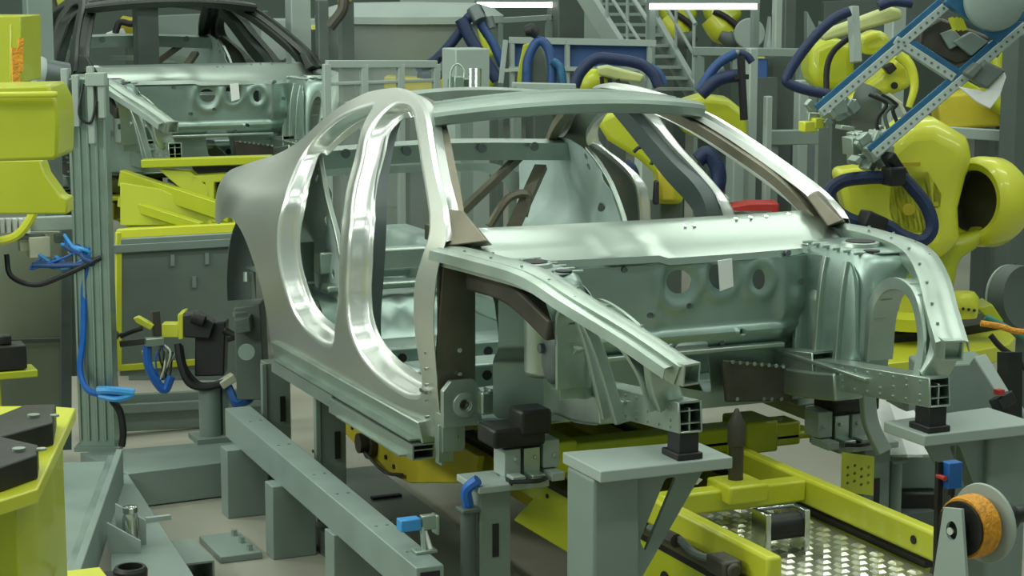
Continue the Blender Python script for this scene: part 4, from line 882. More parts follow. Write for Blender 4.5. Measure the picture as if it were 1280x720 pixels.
b = MB(); e = [D(147, 292, 11.75), D(302, 284, 11.75)]; b.bar(e[0], e[1], .06, .055); b.bar(D(288, 252, 11.9), D(301, 282, 11.75), .05, .05); b.build('front_edge', YELB, lift, bevel=.006)
zt = e[0].z
b = MB(); b.prism([V(e[0].x, e[0].y, zt - .03), V(e[1].x, e[1].y, zt - .03), e[1] + VH * .6 - V(0, 0, .02), e[0] + VH * .6 - V(0, 0, .02)], (0, 0, .03)); b.build('deck_plate', YEL, lift)
b = MB(); b.bar(D(152, 222, 12.2), D(290, 268, 11.85), .06, .10); b.bar(D(150, 252, 12.1), D(252, 284, 11.8), .05, .06); b.prism([D(px, py, 12.0) for px, py in ((150, 228), (200, 236), (248, 258), (284, 272), (284, 282), (150, 282))], VH * .04); b.build('sloped_channel', YEL, lift, bevel=.006)
b = MB(); b.prism([D(px, py, 12.05) for px, py in ((198, 212), (238, 214), (262, 236), (262, 250), (240, 248))], VH * .12); b.prism([D(px, py, 12.05) for px, py in ((236, 220), (330, 214), (330, 224), (268, 228), (268, 250), (260, 252), (256, 228), (238, 228))], VH * .1); b.bar(D(178, 204, 12.05), D(340, 199, 12.05), .10, .05); b.build('bracket', YEL, lift, bevel=.006)
b = MB(); b.prism([D(px, py, 12.15) for px, py in ((238, 205), (340, 200), (340, 250), (262, 250))], VH * .1); b.build('dark_recess', BLKM, lift)
b = MB(); b.prism([V(p.x, p.y, FZ) for p in (e[0] + VH * .2, e[1] + VH * .2, e[1] + VH * .6, e[0] + VH * .6)], (0, 0, zt - FZ - .05)); b.build('lift_base', GREYD, lift)

# ------------------------------------------------------------------ robots
def poly(m, pxs, d, th, bev=None):
    m.prism([D(px, py, d) for px, py in pxs], VH * th); return m
def hose(pts, d, r, dd=None):
    return MB().tube([D(p[0], p[1], d + (p[2] if len(p) > 2 else 0)) for p in pts], r * .82, n=10)
def limb(pxs, d, rads):
    m = MB(); P = [D(p[0], p[1], d + (p[2] if len(p) > 2 else 0)) for p in pxs]
    n = len(P)
    return m.tube(P, lambda t: float(np.interp(t, [i / (n - 1) for i in range(n)], rads)), n=16)
def pillar_to_floor(m, px, py, d, w):
    p = D(px, py, d); m.b2((p.x - w, p.y - w, FZ), (p.x + w, p.y + w, p.z)); return m

RD = 10.0
rb_ = thing('industrial_robot', 'large yellow six axis robot with a dark blue hose loop right of the front car', 'robot', V(D(1160, 400, RD).x, D(1160, 400, RD).y, FZ))
ax = (CR * -.80 - CF * .60).normalized(); c = D(1224, 252, RD)
b = MB(); b.lathe([(0, -.04), (.15, -.04), (.156, .055), (.19, .07), (.215, .055), (.228, .0), (.228, -.10), (.20, -.16), (.12, -.18)], c, ax, n=40); b.build('shoulder_housing', YELB, rb_, smooth=50)
b = MB(); b.lathe([(.0, -.03), (.147, -.03), (.15, .05), (.152, .05), (.15, -.035), (0, -.035)], c, ax, n=36); b.build('shoulder_opening', BRN, rb_, label='dark round opening in the shoulder')
b = MB(); S = [D(px, py, 9.75) for px, py in ((1100, 178), (1132, 152), (1172, 148), (1212, 172), (1226, 200), (1212, 222), (1202, 262), (1204, 300), (1186, 330), (1110, 330), (1086, 270), (1086, 215))]
b.prism(S, VH * .36); b.build('link_arm', YELB, rb_, smooth=50, bevel=.11, seg=5)
b = MB(); S = [D(px, py, 9.9) for px, py in ((1125, 300), (1200, 296), (1240, 285), (1222, 312), (1200, 326), (1196, 352), (1190, 376), (1100, 382), (1092, 350))]
b.prism(S, VH * .34); b.build('carousel', YEL, rb_, smooth=50, bevel=.05, seg=4)
b = MB(); bc = D(1140, 405, RD); b.lathe([(.24, 0), (.24, .06), (.20, .09), (.19, .17)], V(bc.x, bc.y, bc.z), (0, 0, 1), n=36); q = D(1202, 396, RD - .15); b.lathe([(.075, 0), (.08, .03), (.08, .10), (.06, .125), (.0, .13)], q, (0, 0, 1), n=28); b.build('base', YELB, rb_, smooth=40)
b = MB()
for k in range(5): b.cyl(D(1190 + k * 7, 386 + abs(k - 2), RD - .26), D(1190 + k * 7, 386 + abs(k - 2), RD - .20), .008, n=8)
b.build('bolt', BLK, rb_)
b = MB(); S = [D(px, py, 9.75) for px, py in ((1046, 214), (1120, 204), (1165, 206), (1186, 240), (1180, 300), (1120, 300), (1088, 288), (1058, 262))]; b.prism(S, VH * .24); b.build('forearm', YELB, rb_, smooth=50, bevel=.035, seg=3)
b = MB(); b.bar(D(1084, 206, 9.72), D(1150, 205, 9.72), .02, .02); b.cyl(D(1136, 262, 9.74), D(1136, 262, 9.70), .03, n=16); b.cyl(D(1170, 255, 9.72), D(1170, 255, 9.68), .012, n=8); b.build('cover_trim', ORG if False else YELD, rb_)
b = hose([(1120, 222), (1085, 222), (1052, 227), (1036, 243), (1048, 266), (1078, 280), (1108, 282), (1128, 295), (1152, 301), (1165, 285), (1158, 258), (1138, 232), (1122, 216), (1112, 200)], 9.5, .040); b.build('dress_hose', NAVY, rb_, label='dark blue corrugated hose loop')
b = MB(); b.box(D(1090, 277, 9.47), (.09, .12, .08), Matrix.Rotation(-.4, 3, 'X')); b.box(D(1117, 220, 9.47), (.09, .09, .09)); b.box(D(1118, 207, 9.5), (.08, .14, .05), Matrix.Rotation(-.9, 3, 'X')); b.build('hose_clamp', BLK, rb_, bevel=.01)
b = MB()
rr = random.Random(5)
for k in range(16): b.box(D(1060 + rr.uniform(0, 55), 168 + rr.uniform(0, 40), 9.55 + rr.uniform(-.1, .1)), (rr.uniform(.03, .10), rr.uniform(.03, .1), rr.uniform(.03, .09)), Matrix.Rotation(rr.uniform(-1, 1), 3, 'X'))
b.build('tool_changer', GALV, rb_, bevel=.005)
rp = thing('robot_riser', 'yellow riser plate with dark mounting plate on a grey pedestal under the big yellow robot', 'riser', V(D(1170, 430, RD).x, D(1170, 430, RD).y, FZ))
zz = D(1140, 414, RD).z
b = MB(); P = [Z(*q, zz) for q in ((1070, 424), (1150, 398), (1250, 394), (1270, 412), (1262, 420), (1180, 436), (1090, 446))]; b.prism([p - V(0, 0, .12) for p in P], (0, 0, .08)); b.build('riser_plate', YELB, rp, bevel=.006)
b = MB(); P = [Z(*q, zz) for q in ((1085, 410), (1150, 396), (1240, 392), (1252, 402), (1180, 414), (1100, 420))]; b.prism([p - V(0, 0, .045) for p in P], (0, 0, .05)); b.build('mounting_plate', BLKM, rp, bevel=.004)
b = MB(); P = [Z(*q, zz) for q in ((1110, 424), (1160, 404), (1225, 404), (1220, 418), (1140, 432))]; b.prism([V(p.x, p.y, FZ) for p in P], (0, 0, zz - .10 - FZ)); b.build('column', GREY, rp)
b = MB(); poly(b, [(1222, 386), (1240, 380), (1255, 402), (1246, 408)], 9.9, .2); b.build('cable_duct', YEL, rp, bevel=.006)

# gripper frame held by the robot
gf_ = thing('gripper_frame', 'blue and galvanised perforated gripper frame hanging diagonally above the big yellow robot', 'gripper', D(1060, 170, 9.2))
fd = 9.2
def rail(m1, m2, a, b_, d0=fd, d1=fd, w=.042):
    A, B2 = D(*a, d0), D(*b_, d1); m1.bar(A, B2, w, w, up=-CF); t = (B2 - A).normalized(); n = t.cross(CF).normalized()
    if n.z < 0: n = -n
    m2.bar(A + n * w * .8, B2 + n * w * .8, w * .75, w * .75, up=-CF)
    k = int((B2 - A).length / .034)
    return [(A + (B2 - A) * ((i + .5) / k) - CF * (w / 2)) for i in range(k)]
H = []
for a, b_ in (((1182, 8), (1026, 142)), ((1282, 32), (1092, 194)), ((1118, 50), (1192, 98))):
    m1, m2 = MB(), MB(); H += rail(m1, m2, a, b_); m1.build('perforated_rail', GREYL, gf_, bevel=.004); m2.build('blue_profile', BLUA, gf_, bevel=.004)
m1 = MB()
for p in H: m1.cyl(p, p - CF * .002, .006, n=8)
o = m1.build('rail_holes', GREYD, gf_); o['kind'] = 'stuff'
b = MB(); b.bar(D(1186, -6, 9.1), D(1256, 44, 9.1), .09, .06, up=-CF); b.bar(D(1228, 22, 9.1), D(1282, 20, 9.1), .05, .05, up=-CF); b.build('blue_cross_rail', BLUA, gf_, bevel=.006)
b = MB(); poly(b, [(1150, 36), (1176, 22), (1240, 46), (1226, 74), (1195, 82), (1150, 62)], 9.25, .18); b.build('sensor_box', BRN, gf_, bevel=.015, label='brown box housing between the rails')
b = MB(); poly(b, [(1176, 42), (1192, 36), (1206, 52), (1188, 62)], 9.22, .05); poly(b, [(1192, 52), (1215, 40), (1236, 52), (1215, 70)], 9.2, .06); b.build('sensor_lens', GREY, gf_, bevel=.004)
b = MB(); b.lathe([(.0, -.03), (.11, -.03), (.135, -.01), (.135, .03), (.11, .05), (0, .05)], D(1242, 2, 9.0), -CF, n=36); b.build('tool_flange', GREY, gf_, smooth=40)
b = MB(); P = [D(*q, 9.15) for q in ((1198, 108), (1232, 114), (1256, 90), (1258, 96), (1250, 120), (1238, 136), (1222, 128))]; b.prism(P, CF * .02); b.build('white_flap', WHT, gf_, bevel=.004, label='white folded plastic flap')
b = MB(); poly(b, [(1212, 98), (1232, 76), (1258, 88), (1234, 112)], 9.12, .12); poly(b, [(1206, 92), (1222, 78), (1230, 84), (1216, 100)], 9.1, .1); b.build('dark_unit', GREYD, gf_, bevel=.01)
b = MB(); rr = random.Random(9)
for k in range(12): b.box(D(1012 + rr.uniform(0, 50), 128 + rr.uniform(0, 36), 9.3 + rr.uniform(-.1, .1)), (rr.uniform(.03, .1), rr.uniform(.03, .12), rr.uniform(.02, .07)), Matrix.Rotation(rr.uniform(-1, 1), 3, 'X'))
b.build('end_clamp', GALV, gf_, bevel=.004)
b = MB(); b.cyl(D(1003, 160, 9.3), D(1016, 158, 9.3), .022, n=12); b.box(D(1010, 158, 9.3), (.06, .07, .05)); b.box(D(1022, 154, 9.3), (.04, .05, .05)); b.build('yellow_cylinder', YELB, gf_, bevel=.006)
b = MB()
for px in (1218, 1224, 1230): b.bar(D(px - 30, 22, 9.18), D(px - 24 , 38, 9.18), .022, .01, up=-CF)
b.build('yellow_stripe', YELB, gf_)
for k in range(4):
    r = random.Random(k + 60); b = hose([(1100 + k * 12, 175 - k * 8), (1096 + k * 10, 150 - k * 6), (1108 + k * 6, 130), (1086 + k * 8, 118)], 9.6, .012); b.build('cable', [BLK, GREYD, BLK, CREAM][k], gf_)

def bg_robot(label, loc, parts, name='industrial_robot', group='robots in the background'):
    r = thing(name, label, 'robot', V(loc.x, loc.y, FZ), group)
    for nm, m, mt_, bev in parts: m.build(nm, mt_, r, smooth=45, bevel=bev, seg=3)
    return r
P_ = lambda pxs, d, th: poly(MB(), pxs, d, th)
d = 11.2
bg_robot('yellow robot with a black hose standing behind the diagonal gripper frame at upper right', D(1060, 200, d + .5), [
    ('upper_arm', P_([(1014, 58), (1040, 46), (1068, 54), (1070, 100), (1052, 114), (1020, 112), (1012, 90)], d, .4), YEL, .05),
    ('elbow', P_([(1074, 48), (1100, 36), (1116, 48), (1108, 66), (1080, 70)], d - .1, .25), YELB, .04),
    ('wrist', P_([(1052, 134), (1072, 112), (1098, 96), (1122, 68), (1138, 84), (1140, 108), (1118, 118), (1094, 118), (1074, 134)], d - .2, .25), YELB, .03),
    ('hook_cover', MB().tube([D(1124, 68, d - .3), D(1138, 84, d - .3), D(1143, 108, d - .3), D(1136, 134, d - .3)], lambda t: .034 - .016 * t, n=12), YELB, 0),
    ('dark_motor', P_([(1104, 84), (1116, 78), (1122, 86), (1112, 94)], d - .28, .08), BLKM, .008),
    ('round_cover', MB().cyl(D(1118, 107, d - .26), D(1118, 107, d - .2), .02, n=14), BLKM, 0),
    ('light_arm', P_([(1026, 40), (1112, 8), (1128, 12), (1128, 24), (1052, 46), (1030, 52)], d - .3, .12), mat('pale_yellow', (.50, .54, .22), .5), .02),
    ('support_post', MB().bar(D(1066, 8, d - .5), D(1070, 78, d - .5), .05, .05, up=(1, 0, 0)), GREYL, .005),
    ('navy_hose', hose([(1062, 14), (1042, 24), (1020, 44), (998, 72), (984, 96), (986, 104), (1006, 112), (1036, 118)], d - .6, .034), NAVY, 0),
    ('black_hose', hose([(1060, 48), (1042, 64), (1034, 84), (1033, 114)], d - .45, .02), BLK, 0),
    ('top_hose', hose([(1098, 8), (1116, 2), (1140, 4)], d - .4, .035), NAVY, 0),
    ('tool_cluster', limb([(1090, 110), (1084, 125), (1092, 150)], d - .5, [.06, .08, .05]), GREYD, 0),
    ('column', pillar_to_floor(MB(), 1045, 112, d + .3, .07), GREYD, .01)])
d = 13.2
bg_robot('yellow robot with three raised dark blue hoses beside the grey tank', D(588, 110, d), [
    ('body', P_([(574, 70), (590, 58), (606, 76), (620, 104), (610, 116), (556, 122), (554, 92), (566, 82)], d, .35), YEL, .03),
    ('link_arm', P_([(596, 34), (612, 42), (622, 70), (606, 74)], d + .2, .2), YEL, .03),
    ('navy_hose', hose([(604, 12), (586, 22), (572, 44), (548, 72), (522, 90)], d - .3, .042), NAVY, 0),
    ('navy_hose', hose([(576, 24), (590, 52), (606, 76), (622, 100)], d - .35, .05), NAVY, 0),
    ('blue_hose', hose([(594, 8), (602, 32), (616, 54), (628, 82)], d - .25, .036), BLUP, 0),
    ('hose_end', MB().tube([D(592, 10, d - .3), D(600, 26, d - .32)], .05, n=12).tube([D(609, 22, d - .2), D(613, 36, d - .2)], .04, n=12), STLD, 0),
    ('lower_hose', hose([(522, 92), (536, 94), (552, 94)], d - .3, .035), NAVY, 0),
    ('hose_loop', hose([(540, 78), (546, 90), (548, 94)], d - .3, .025), NAVY, 0),
    ('hose_bridge', hose([(548, 72), (566, 64), (576, 62)], d - .32, .022), BLK, 0),
    ('column', pillar_to_floor(MB(), 588, 112, d + .3, .07), GREYD, .01)])
vm = thing('valve_unit', 'silver valve unit with two upright cylinders standing behind the roof of the front car', 'valve unit', D(585, 125, 11.5))
b = MB(); b.box(D(578, 110, 11.5), (.10, .15, .11)); b.box(D(572, 106, 11.42), (.06, .06, .10)); b.build('body', GALB, vm, bevel=.006)
b = MB()
for px in (590, 597): b.cyl(D(px, 122, 11.4), D(px, 86, 11.4), .022, n=14)
b.build('cylinder', CHR, vm)
b = hose([(562, 112), (564, 88), (572, 80), (580, 88), (580, 98)], 11.4, .008); b.build('pipe', GALV, vm)
b = MB(); pillar_to_floor(b, 580, 118, 11.6, .04); b.build('stand', GREY, vm)
d = 13.0
bg_robot('robot head wrapped in a blue hose ring in front of the blue barrier', D(672, 110, d), [
    ('blue_hose', hose([(658, 104), (660, 74), (672, 52), (684, 58), (690, 80), (690, 106)], d - .2, .038), BLUP, 0),
    ('blue_hose', hose([(690, 76), (700, 84), (704, 106)], d - .25, .034), BLUA, 0),
    ('head', P_([(664, 62), (676, 52), (684, 70), (686, 108), (662, 108)], d, .2), GREYD, .02),
    ('black_cap', limb([(656, 40), (664, 38), (672, 44)], d - .2, [.03, .045, .03]), BLK, 0),
    ('yellow_bracket', P_([(648, 84), (654, 56), (662, 54), (658, 84), (652, 104), (646, 104)], d - .1, .06), YEL, .008),
    ('frame_bar', MB().bar(D(632, 50, d - .3), D(626, 104, d - .3), .025, .025).bar(D(630, 88, d - .3), D(648, 87, d - .3), .02, .02), GREYL, 0),
    ('column', pillar_to_floor(MB(), 674, 106, d + .15, .07), GREYD, .01)])
d = 12.2
bg_robot('low yellow robot arm under a dark hose arch behind the car roof', D(770, 130, d), [
    ('navy_hose', hose([(718, 108), (726, 90), (744, 74), (768, 74), (800, 80), (816, 92), (824, 108)], d - .3, .042), NAVY, 0),
    ('blue_hose', hose([(812, 82), (824, 92), (830, 106)], d - .2, .03), BLUP, 0),
    ('pale_arm', P_([(746, 84), (760, 82), (806, 94), (802, 104), (770, 100), (748, 94)], d - .1, .14), mat('pale_yellow', (.5, .54, .22), .5), .015),
    ('yellow_joint', MB().ball(D(742, 106, d), .11, .11, .10, n=20), YEL, 0),
    ('dark_slot', MB().bar(D(752, 96, d - .15), D(753, 106, d - .15), .02, .02).bar(D(762, 98, d - .15), D(763, 106, d - .15), .02, .02).bar(D(772, 99, d - .15), D(774, 107, d - .15), .02, .02), BLK, 0),
    ('column', pillar_to_floor(MB(), 765, 112, d + .3, .07), GREYD, .01)])
d = 12.5
bg_robot('yellow robot with blue cable arcs and a black rod right of the car roof', D(895, 160, d), [
    ('body', P_([(836, 138), (860, 126), (880, 120), (912, 124), (932, 140), (936, 168), (926, 184), (884, 178), (856, 166)], d, .4), YEL, .04),
    ('blue_hose', hose([(874, 114), (886, 94), (900, 78), (920, 66)], d - .3, .036), BLUP, 0),
    ('navy_hose', hose([(876, 118), (894, 102), (910, 96), (928, 94)], d - .35, .05), NAVY, 0),
    ('hose_hook', hose([(924, 66), (934, 70), (940, 78)], d - .3, .03), NAVY, 0),
    ('pale_bracket', P_([(878, 112), (884, 98), (904, 82), (908, 92), (890, 108)], d - .25, .05), GREYL, .01),
    ('clamp', P_([(914, 70), (924, 62), (930, 74), (928, 98), (916, 98)], d - .3, .1), GREY, .01),
    ('black_rod', MB().bar(D(926, 70, d - .4), D(930, 150, d - .4), .035, .035, up=(1, 0, 0)).bar(D(918, 96, d - .4), D(936, 96, d - .4), .03, .03), BLK, 0),
    ('navy_drop_hose', hose([(872, 200), (884, 192), (896, 208), (898, 228), (890, 244), (876, 240)], d - .4, .06), NAVY, 0),
    ('column', pillar_to_floor(MB(), 890, 168, d + .3, .07), GREYD, .01)])
d = 10.6
bg_robot('yellow bent robot arm seen through the windscreen opening of the front car', D(830, 250, d + .3), [
    ('bent_arm', P_([(744, 150), (770, 138), (812, 134), (834, 166), (850, 202), (856, 226), (854, 256), (822, 256), (820, 218), (796, 198), (760, 176)], d, .26), YEL, .03),
    ('lower_cover', P_([(822, 214), (838, 210), (844, 224), (844, 252), (826, 252)], d - .12, .15), YELD, .015),
    ('dark_motor', limb([(736, 186), (748, 198), (762, 214), (782, 232)], d - .1, [.04, .06, .05, .04]), BLKM, 0),
    ('blue_cable', hose([(790, 150), (800, 152), (806, 166), (816, 172)], d - .2, .04), BLUE, 0),
    ('navy_hose', hose([(780, 206), (788, 212), (792, 226), (790, 240)], d - .2, .045), NAVY, 0),
    ('black_cable', hose([(792, 190), (800, 184), (812, 188), (816, 198), (814, 206)], d - .3, .012), BLK, 0),
    ('black_foot', P_([(818, 226), (824, 226), (824, 256), (816, 256)], d - .2, .06), BLK, .01),
    ('column', pillar_to_floor(MB(), 832, 250, d + .15, .07), GREYD, .01)])
d = 17.5
for k, (lab, px) in enumerate((('yellow robot with a grey round plate far behind beside the light tube', 908), ('yellow robot far behind the right hand stair rail', 852))):
    r = random.Random(20 + k); o = px; d = 17.5 + k * .8
    bg_robot(lab, D(o, 90, d), [
        ('upper_arm', P_([(o - 28, 2), (o + 14, 0), (o + 22, 20), (o + 2, 34), (o - 24, 26)], d, .3), YEL, .05),
        ('wrist', limb([(o - 20, 22), (o - 6, 38), (o + 14, 46)], d - .3, [.10, .12, .08]), YELB, 0),
        ('black_cable', hose([(o - 16, 14), (o, 22), (o + 14, 36), (o + 6, 52)], d - .4, .035), BLK, 0),
        ('dark_gun', limb([(o - 8, 44), (o + 6, 50), (o + 16, 44)], d - .45, [.04, .08, .05]), GREYD, 0),
        ('column', pillar_to_floor(MB(), o - 6, 50, d + .3, .07), GREYD, .01)])
gp_ = MB(); gp_.cyl(D(937, 42, 16.6), D(937, 42, 16.75), .13, n=28); pillar_to_floor(gp_, 937, 55, 16.8, .04); tag(gp_.build('round_plate', GREYL, bevel=.01), 'pale grey round plate on a post near the far light tube', 'plate')
d = 13.5
bg_robot('yellow robot at the right edge behind the white flap', D(1255, 170, d), [
    ('body', P_([(1244, 60), (1262, 48), (1290, 50), (1290, 140), (1262, 150), (1240, 130)], d, .4), YEL, .04),
    ('cabinet', P_([(1172, 120), (1250, 112), (1252, 158), (1176, 162)], d + .3, .3), YELD, .02),
    ('hose', hose([(1244, 70), (1252, 60), (1262, 66), (1264, 78)], d - .1, .025), BLK, 0),
    ('column', pillar_to_floor(MB(), 1262, 148, d + .4, .07), GREYD, .01)])
d = 17.2
bg_robot('black and yellow robot behind the grey column at the upper left', D(76, 90, d), [
    ('upper_arm', limb([(66, -4), (76, 16), (84, 36)], d, [.12, .13, .10]), YEL, 0),
    ('dark_cables', hose([(62, 0), (68, 28), (66, 46), (76, 60), (84, 44)], d - .3, .07), BRN, 0),
    ('wrist', limb([(84, 20), (80, 50), (74, 66)], d - .1, [.09, .07, .05]), YELB, 0),
    ('column', pillar_to_floor(MB(), 78, 60, d + .3, .07), GREYD, .01)])
d = 17.4
bg_robot('small multicoloured welding robot seen through the rear car windscreen', D(165, 90, d + 2.5), [
    ('arm', limb([(150, 30), (164, 36), (178, 40)], d + 2.5, [.09, .12, .08]), YELD, 0),
    ('cables', hose([(144, 42), (150, 28), (164, 30), (176, 26), (182, 38)], d + 2.2, .04), BLK, 0),
    ('gun', limb([(134, 46), (146, 44), (156, 40)], d + 2.3, [.04, .06, .04]), WHT, 0),
    ('column', pillar_to_floor(MB(), 166, 44, d + 2.8, .07), GREYD, .01)])
# ------------------------------------------------------------------ background plant
def one(m, name, mt_, label, cat, group=None, bevel=0, smooth=35): return tag(m.build(name, mt_, smooth=smooth, bevel=bevel), label, cat, group)
# tank
tk = thing('storage_tank', 'big round grey tank with a flat rim behind the car roof', 'tank', V(D(520, 60, 15).x, D(520, 60, 15).y, FZ))
c = D(512, 60, 14.8); zt = D(512, 19, 14.8).z
b = MB(); b.lathe([(.66, FZ), (.66, zt - .05)], V(c.x, c.y, 0), (0, 0, 1), n=56); b.build('shell', mat('tank_paint', (.20, .235, .205), .55, 0, .05, 2), tk)
b = MB(); b.lathe([(.66, zt - .06), (.70, zt - .05), (.70, zt), (.63, zt + .05), (.5, zt + .09), (0, zt + .10)], V(c.x, c.y, 0), (0, 0, 1), n=56); b.build('rim', GREYL, tk, smooth=25)
# glass safety fence
gl = thing('glass_fence', 'safety fence of clear acrylic panes in pale aluminium frames between the two car bodies', 'fence', V(D(460, 150, 12.6).x, D(460, 150, 12.6).y, FZ))
A, B_ = D(408, 80, 12.0), D(545, 80, 12.4)
for k in range(4):
    p = A.lerp(B_, k / 3); b = MB(); b.bar(V(p.x, p.y, FZ), p, .045, .045, up=(1, 0, 0)); b.build('post', GREYL, gl, bevel=.004)
b = MB(); b.bar(A, B_, .045, .045); b.bar(A - V(0, 0, .12), B_ - V(0, 0, .10), .03, .02); b.bar(A - V(0, 0, .62), B_ - V(0, 0, .62), .04, .04); b.build('rail', GREYL, gl, bevel=.004)
for k in range(3):
    p, q = A.lerp(B_, k / 3 + .02), A.lerp(B_, (k + 1) / 3 - .02); b = MB(); b.prism([p - V(0, 0, .02), q - V(0, 0, .02), V(q.x, q.y, FZ + .2), V(p.x, p.y, FZ + .2)], VH * .008); b.build('pane', GLASS, gl)
# stairs
st_ = thing('steel_stairs', 'grey steel stairs with treads and handrails in the background right of centre', 'stairs', V(D(800, 100, 16).x, D(800, 100, 16).y, FZ))
d = 16.0
sl = [(D(726, -14, d), D(810, 118, d - .8)), (D(792, -14, d + .5), D(868, 118, d - .3))]
for a, b_ in sl: b = MB(); b.bar(a, b_, .05, .17); b.build('stringer', GREYL, st_, bevel=.004)
n = 10
for k in range(n):
    t = (k + .5) / n; p, q = sl[0][0].lerp(sl[0][1], t), sl[1][0].lerp(sl[1][1], t); b = MB(); b.bar(p, q, .16, .022); b.build('tread', GREYL, st_)
for (a, b_), off in ((sl[0], .55), (sl[1], .55)):
    b = MB(); b.tube([a + V(0, 0, off), b_ + V(0, 0, off)], .018, n=8); b.tube([a + V(0, 0, off * .55), b_ + V(0, 0, off * .55)], .014, n=8)
    for t in (.1, .4, .7, .98): p = a.lerp(b_, t); b.cyl(p, p + V(0, 0, off), .014, n=8)
    b.build('handrail', GREYL, st_)
# barrier and bins
bl = thing('blue_barrier', 'long dark blue barrier panel with pale frame in front of the stairs', 'barrier', V(D(750, 90, 14.5).x, D(750, 90, 14.5).y, FZ))
b = MB(); poly(b, [(640, 52), (812, 54), (812, 86), (640, 86)], 14.5, .08); b.build('panel', BLUP, bl)
b = MB(); b.bar(D(636, 50, 14.45), D(820, 54, 14.45), .05, .045); b.bar(D(636, 86, 14.45), D(812, 86, 14.45), .03, .03); b.build('rail', GREYL, bl)
for px in (640, 709, 812): b = MB(); p = D(px, 50, 14.44); b.bar(V(p.x, p.y, FZ), p, .03, .03, up=(1, 0, 0)); b.build('post', GREYL, bl)
# lamps
for k, (x0, x1, py, ld, lab) in enumerate([(812, 946, 8, 14.9, 'bright horizontal light tube above the far robots right of the stairs'), (596, 700, 6, 17.0, 'bright horizontal light tube above the grey tank')]):
    l = thing('light_tube', lab, 'lamp', D((x0 + x1) / 2, py, ld), 'light tubes')
    b = MB(); b.bar(D(x0, py, ld), D(x1, py, ld), .05, .045); b.build('tube', LAMP, l)
    b = MB(); b.bar(D(x0 - 3, py - 7, ld + .03), D(x1 + 3, py - 7, ld + .03), .12, .03); q = D(x0 + 2, py - 7, ld + .1); b.bar(V(q.x, q.y, FZ), q, .05, .05, up=(1, 0, 0)); q = D(x1 - 2, py - 7, ld + .1); b.bar(V(q.x, q.y, FZ), q, .05, .05, up=(1, 0, 0)); b.build('fitting', GREY, l)
# columns
cols = [(46, -12, 32, 12.9, GREY, 'wide grey column behind the yellow machine at upper left', .0),
        (95, -12, 24, 15.5, GREY, 'grey column left of the rear car roof', .0),
        (372, -12, 26, 14.2, GREYL, 'pale column right of the rear car', 0), (707, -12, 36, 17.0, GREYD, 'dark grey square column left of the stairs', 0),
        (736, -12, 26, 18.0, GREYL, 'pale panel column beside the dark column at the stairs', 0),
        (582, 60, 46, 12.0, GREYL, 'broad pale column seen through the car roof opening', 0),
        (940, 60, 12, 13.0, GREYL, 'thin pale column right of the blue cable arcs', 0), (922, 170, 24, 13.8, GREYL, 'grey column behind the far windscreen pillar', 0),
        (806, 190, 20, 11.3, GREYL, 'pale post in front of the bent yellow robot arm', 0), (985, -12, 16, 15.0, GREYD, 'dark column near the navy hose at upper right', 0),
        (972, -12, 10, 14.6, GREYL, 'thin white pipe left of the dark column', 0), (1002, 100, 14, 13.2, GREYL, 'pale post below the navy hose', 0),
        (960, 120, 9, 12.2, GREYL, 'thin pale post behind the far windscreen pillar', 0), (1026, 150, 10, 12.6, GREYL, 'thin pale post left of the gripper frame end', 0), (1044, 176, 8, 11.8, GALB, 'thin steel pipe behind the hose loop', 0), (402, 0, 14, 13.6, GREYD, 'dark upright post left of the grey tank', 0), (1120, -12, 20, 12.6, GREYL, 'pale post behind the gripper frame top', 0),
        (470, 150, 16, 13.5, GREY, 'grey post seen through the front door opening', 0)]
for px, py, wpx, d, mt_, lab, _ in cols:
    p = D(px, py, d); w_ = wpx * d / FPX / 2; r = thing('steel_column', lab, 'column', V(p.x, p.y, FZ))
    b = MB(); b.b2((p.x - w_, p.y - w_, FZ), (p.x + w_, p.y + w_, p.z)); b.build('shaft', mt_, r, bevel=.008)
    b = MB(); b.b2((p.x - w_ * 1.6, p.y - w_ * 1.6, FZ), (p.x + w_ * 1.6, p.y + w_ * 1.6, FZ + .02)); b.build('foot_plate', GREYD, r)
# horizontal rails and cabinets
def cabinet(pxs, d, th, mt_, name, label, cat, group=None, bevel=.01, stand=True):
    P = [D(px, py, d) for px, py in pxs]; c = sum(P, V(0, 0, 0)) / len(P); r = thing(name, label, cat, V(c.x, c.y, FZ), group)
    b = MB(); b.prism(P, VH * th); b.build('housing', mt_, r, bevel=bevel)
    if stand:
        z = min(p.z for p in P); b = MB(); b.b2((c.x - .08, c.y - .08, FZ), (c.x + .08, c.y + .08, z + .02)); b.build('stand', GREYD, r)
    return r
cabinet([(1090, 560), (1172, 562), (1172, 612), (1096, 613)], 7.9, .3, GREY, 'control_box', 'grey box under the white plastic sheet right of the far clamp stand', 'box', stand=False)
cabinet([(1096, 616), (1172, 616), (1172, 642), (1098, 642)], 7.85, .3, BLKM, 'black_plinth', 'black plinth under the grey box at lower right', 'plinth', stand=True)
b = MB(); rows = []
for j in range(7):
    t = j / 6; rows.append([D(1082 + i * 10 + t * 22, 508 + t * 62 - 8 * math.sin(i * .9) * (1 - t), 8.1 - .5 * t + .08 * math.sin(i * 1.3 + t)) for i in range(7)])
b.grid(rows); ws = b.build('plastic_sheet', WHT, smooth=60, solid=.012); tag(ws, 'white plastic sheet draped below the far front rail', 'sheet')
cabinet([(1150, 458), (1236, 452), (1264, 530), (1150, 530)], 8.3, .25, GREY, 'machine_cover', 'large grey sloped machine cover right of the far front rail end', 'cover')
sb = thing('swing_fixture', 'slanted grey fixture arm with a red sticker and black end at the right edge', 'fixture', D(1262, 512, 7.8))
b = MB(); b.bar(D(1222, 448, 7.9), D(1254, 500, 7.8), .06, .05, up=(1, 0, 0)); b.build('arm', GREYL, sb, bevel=.006)
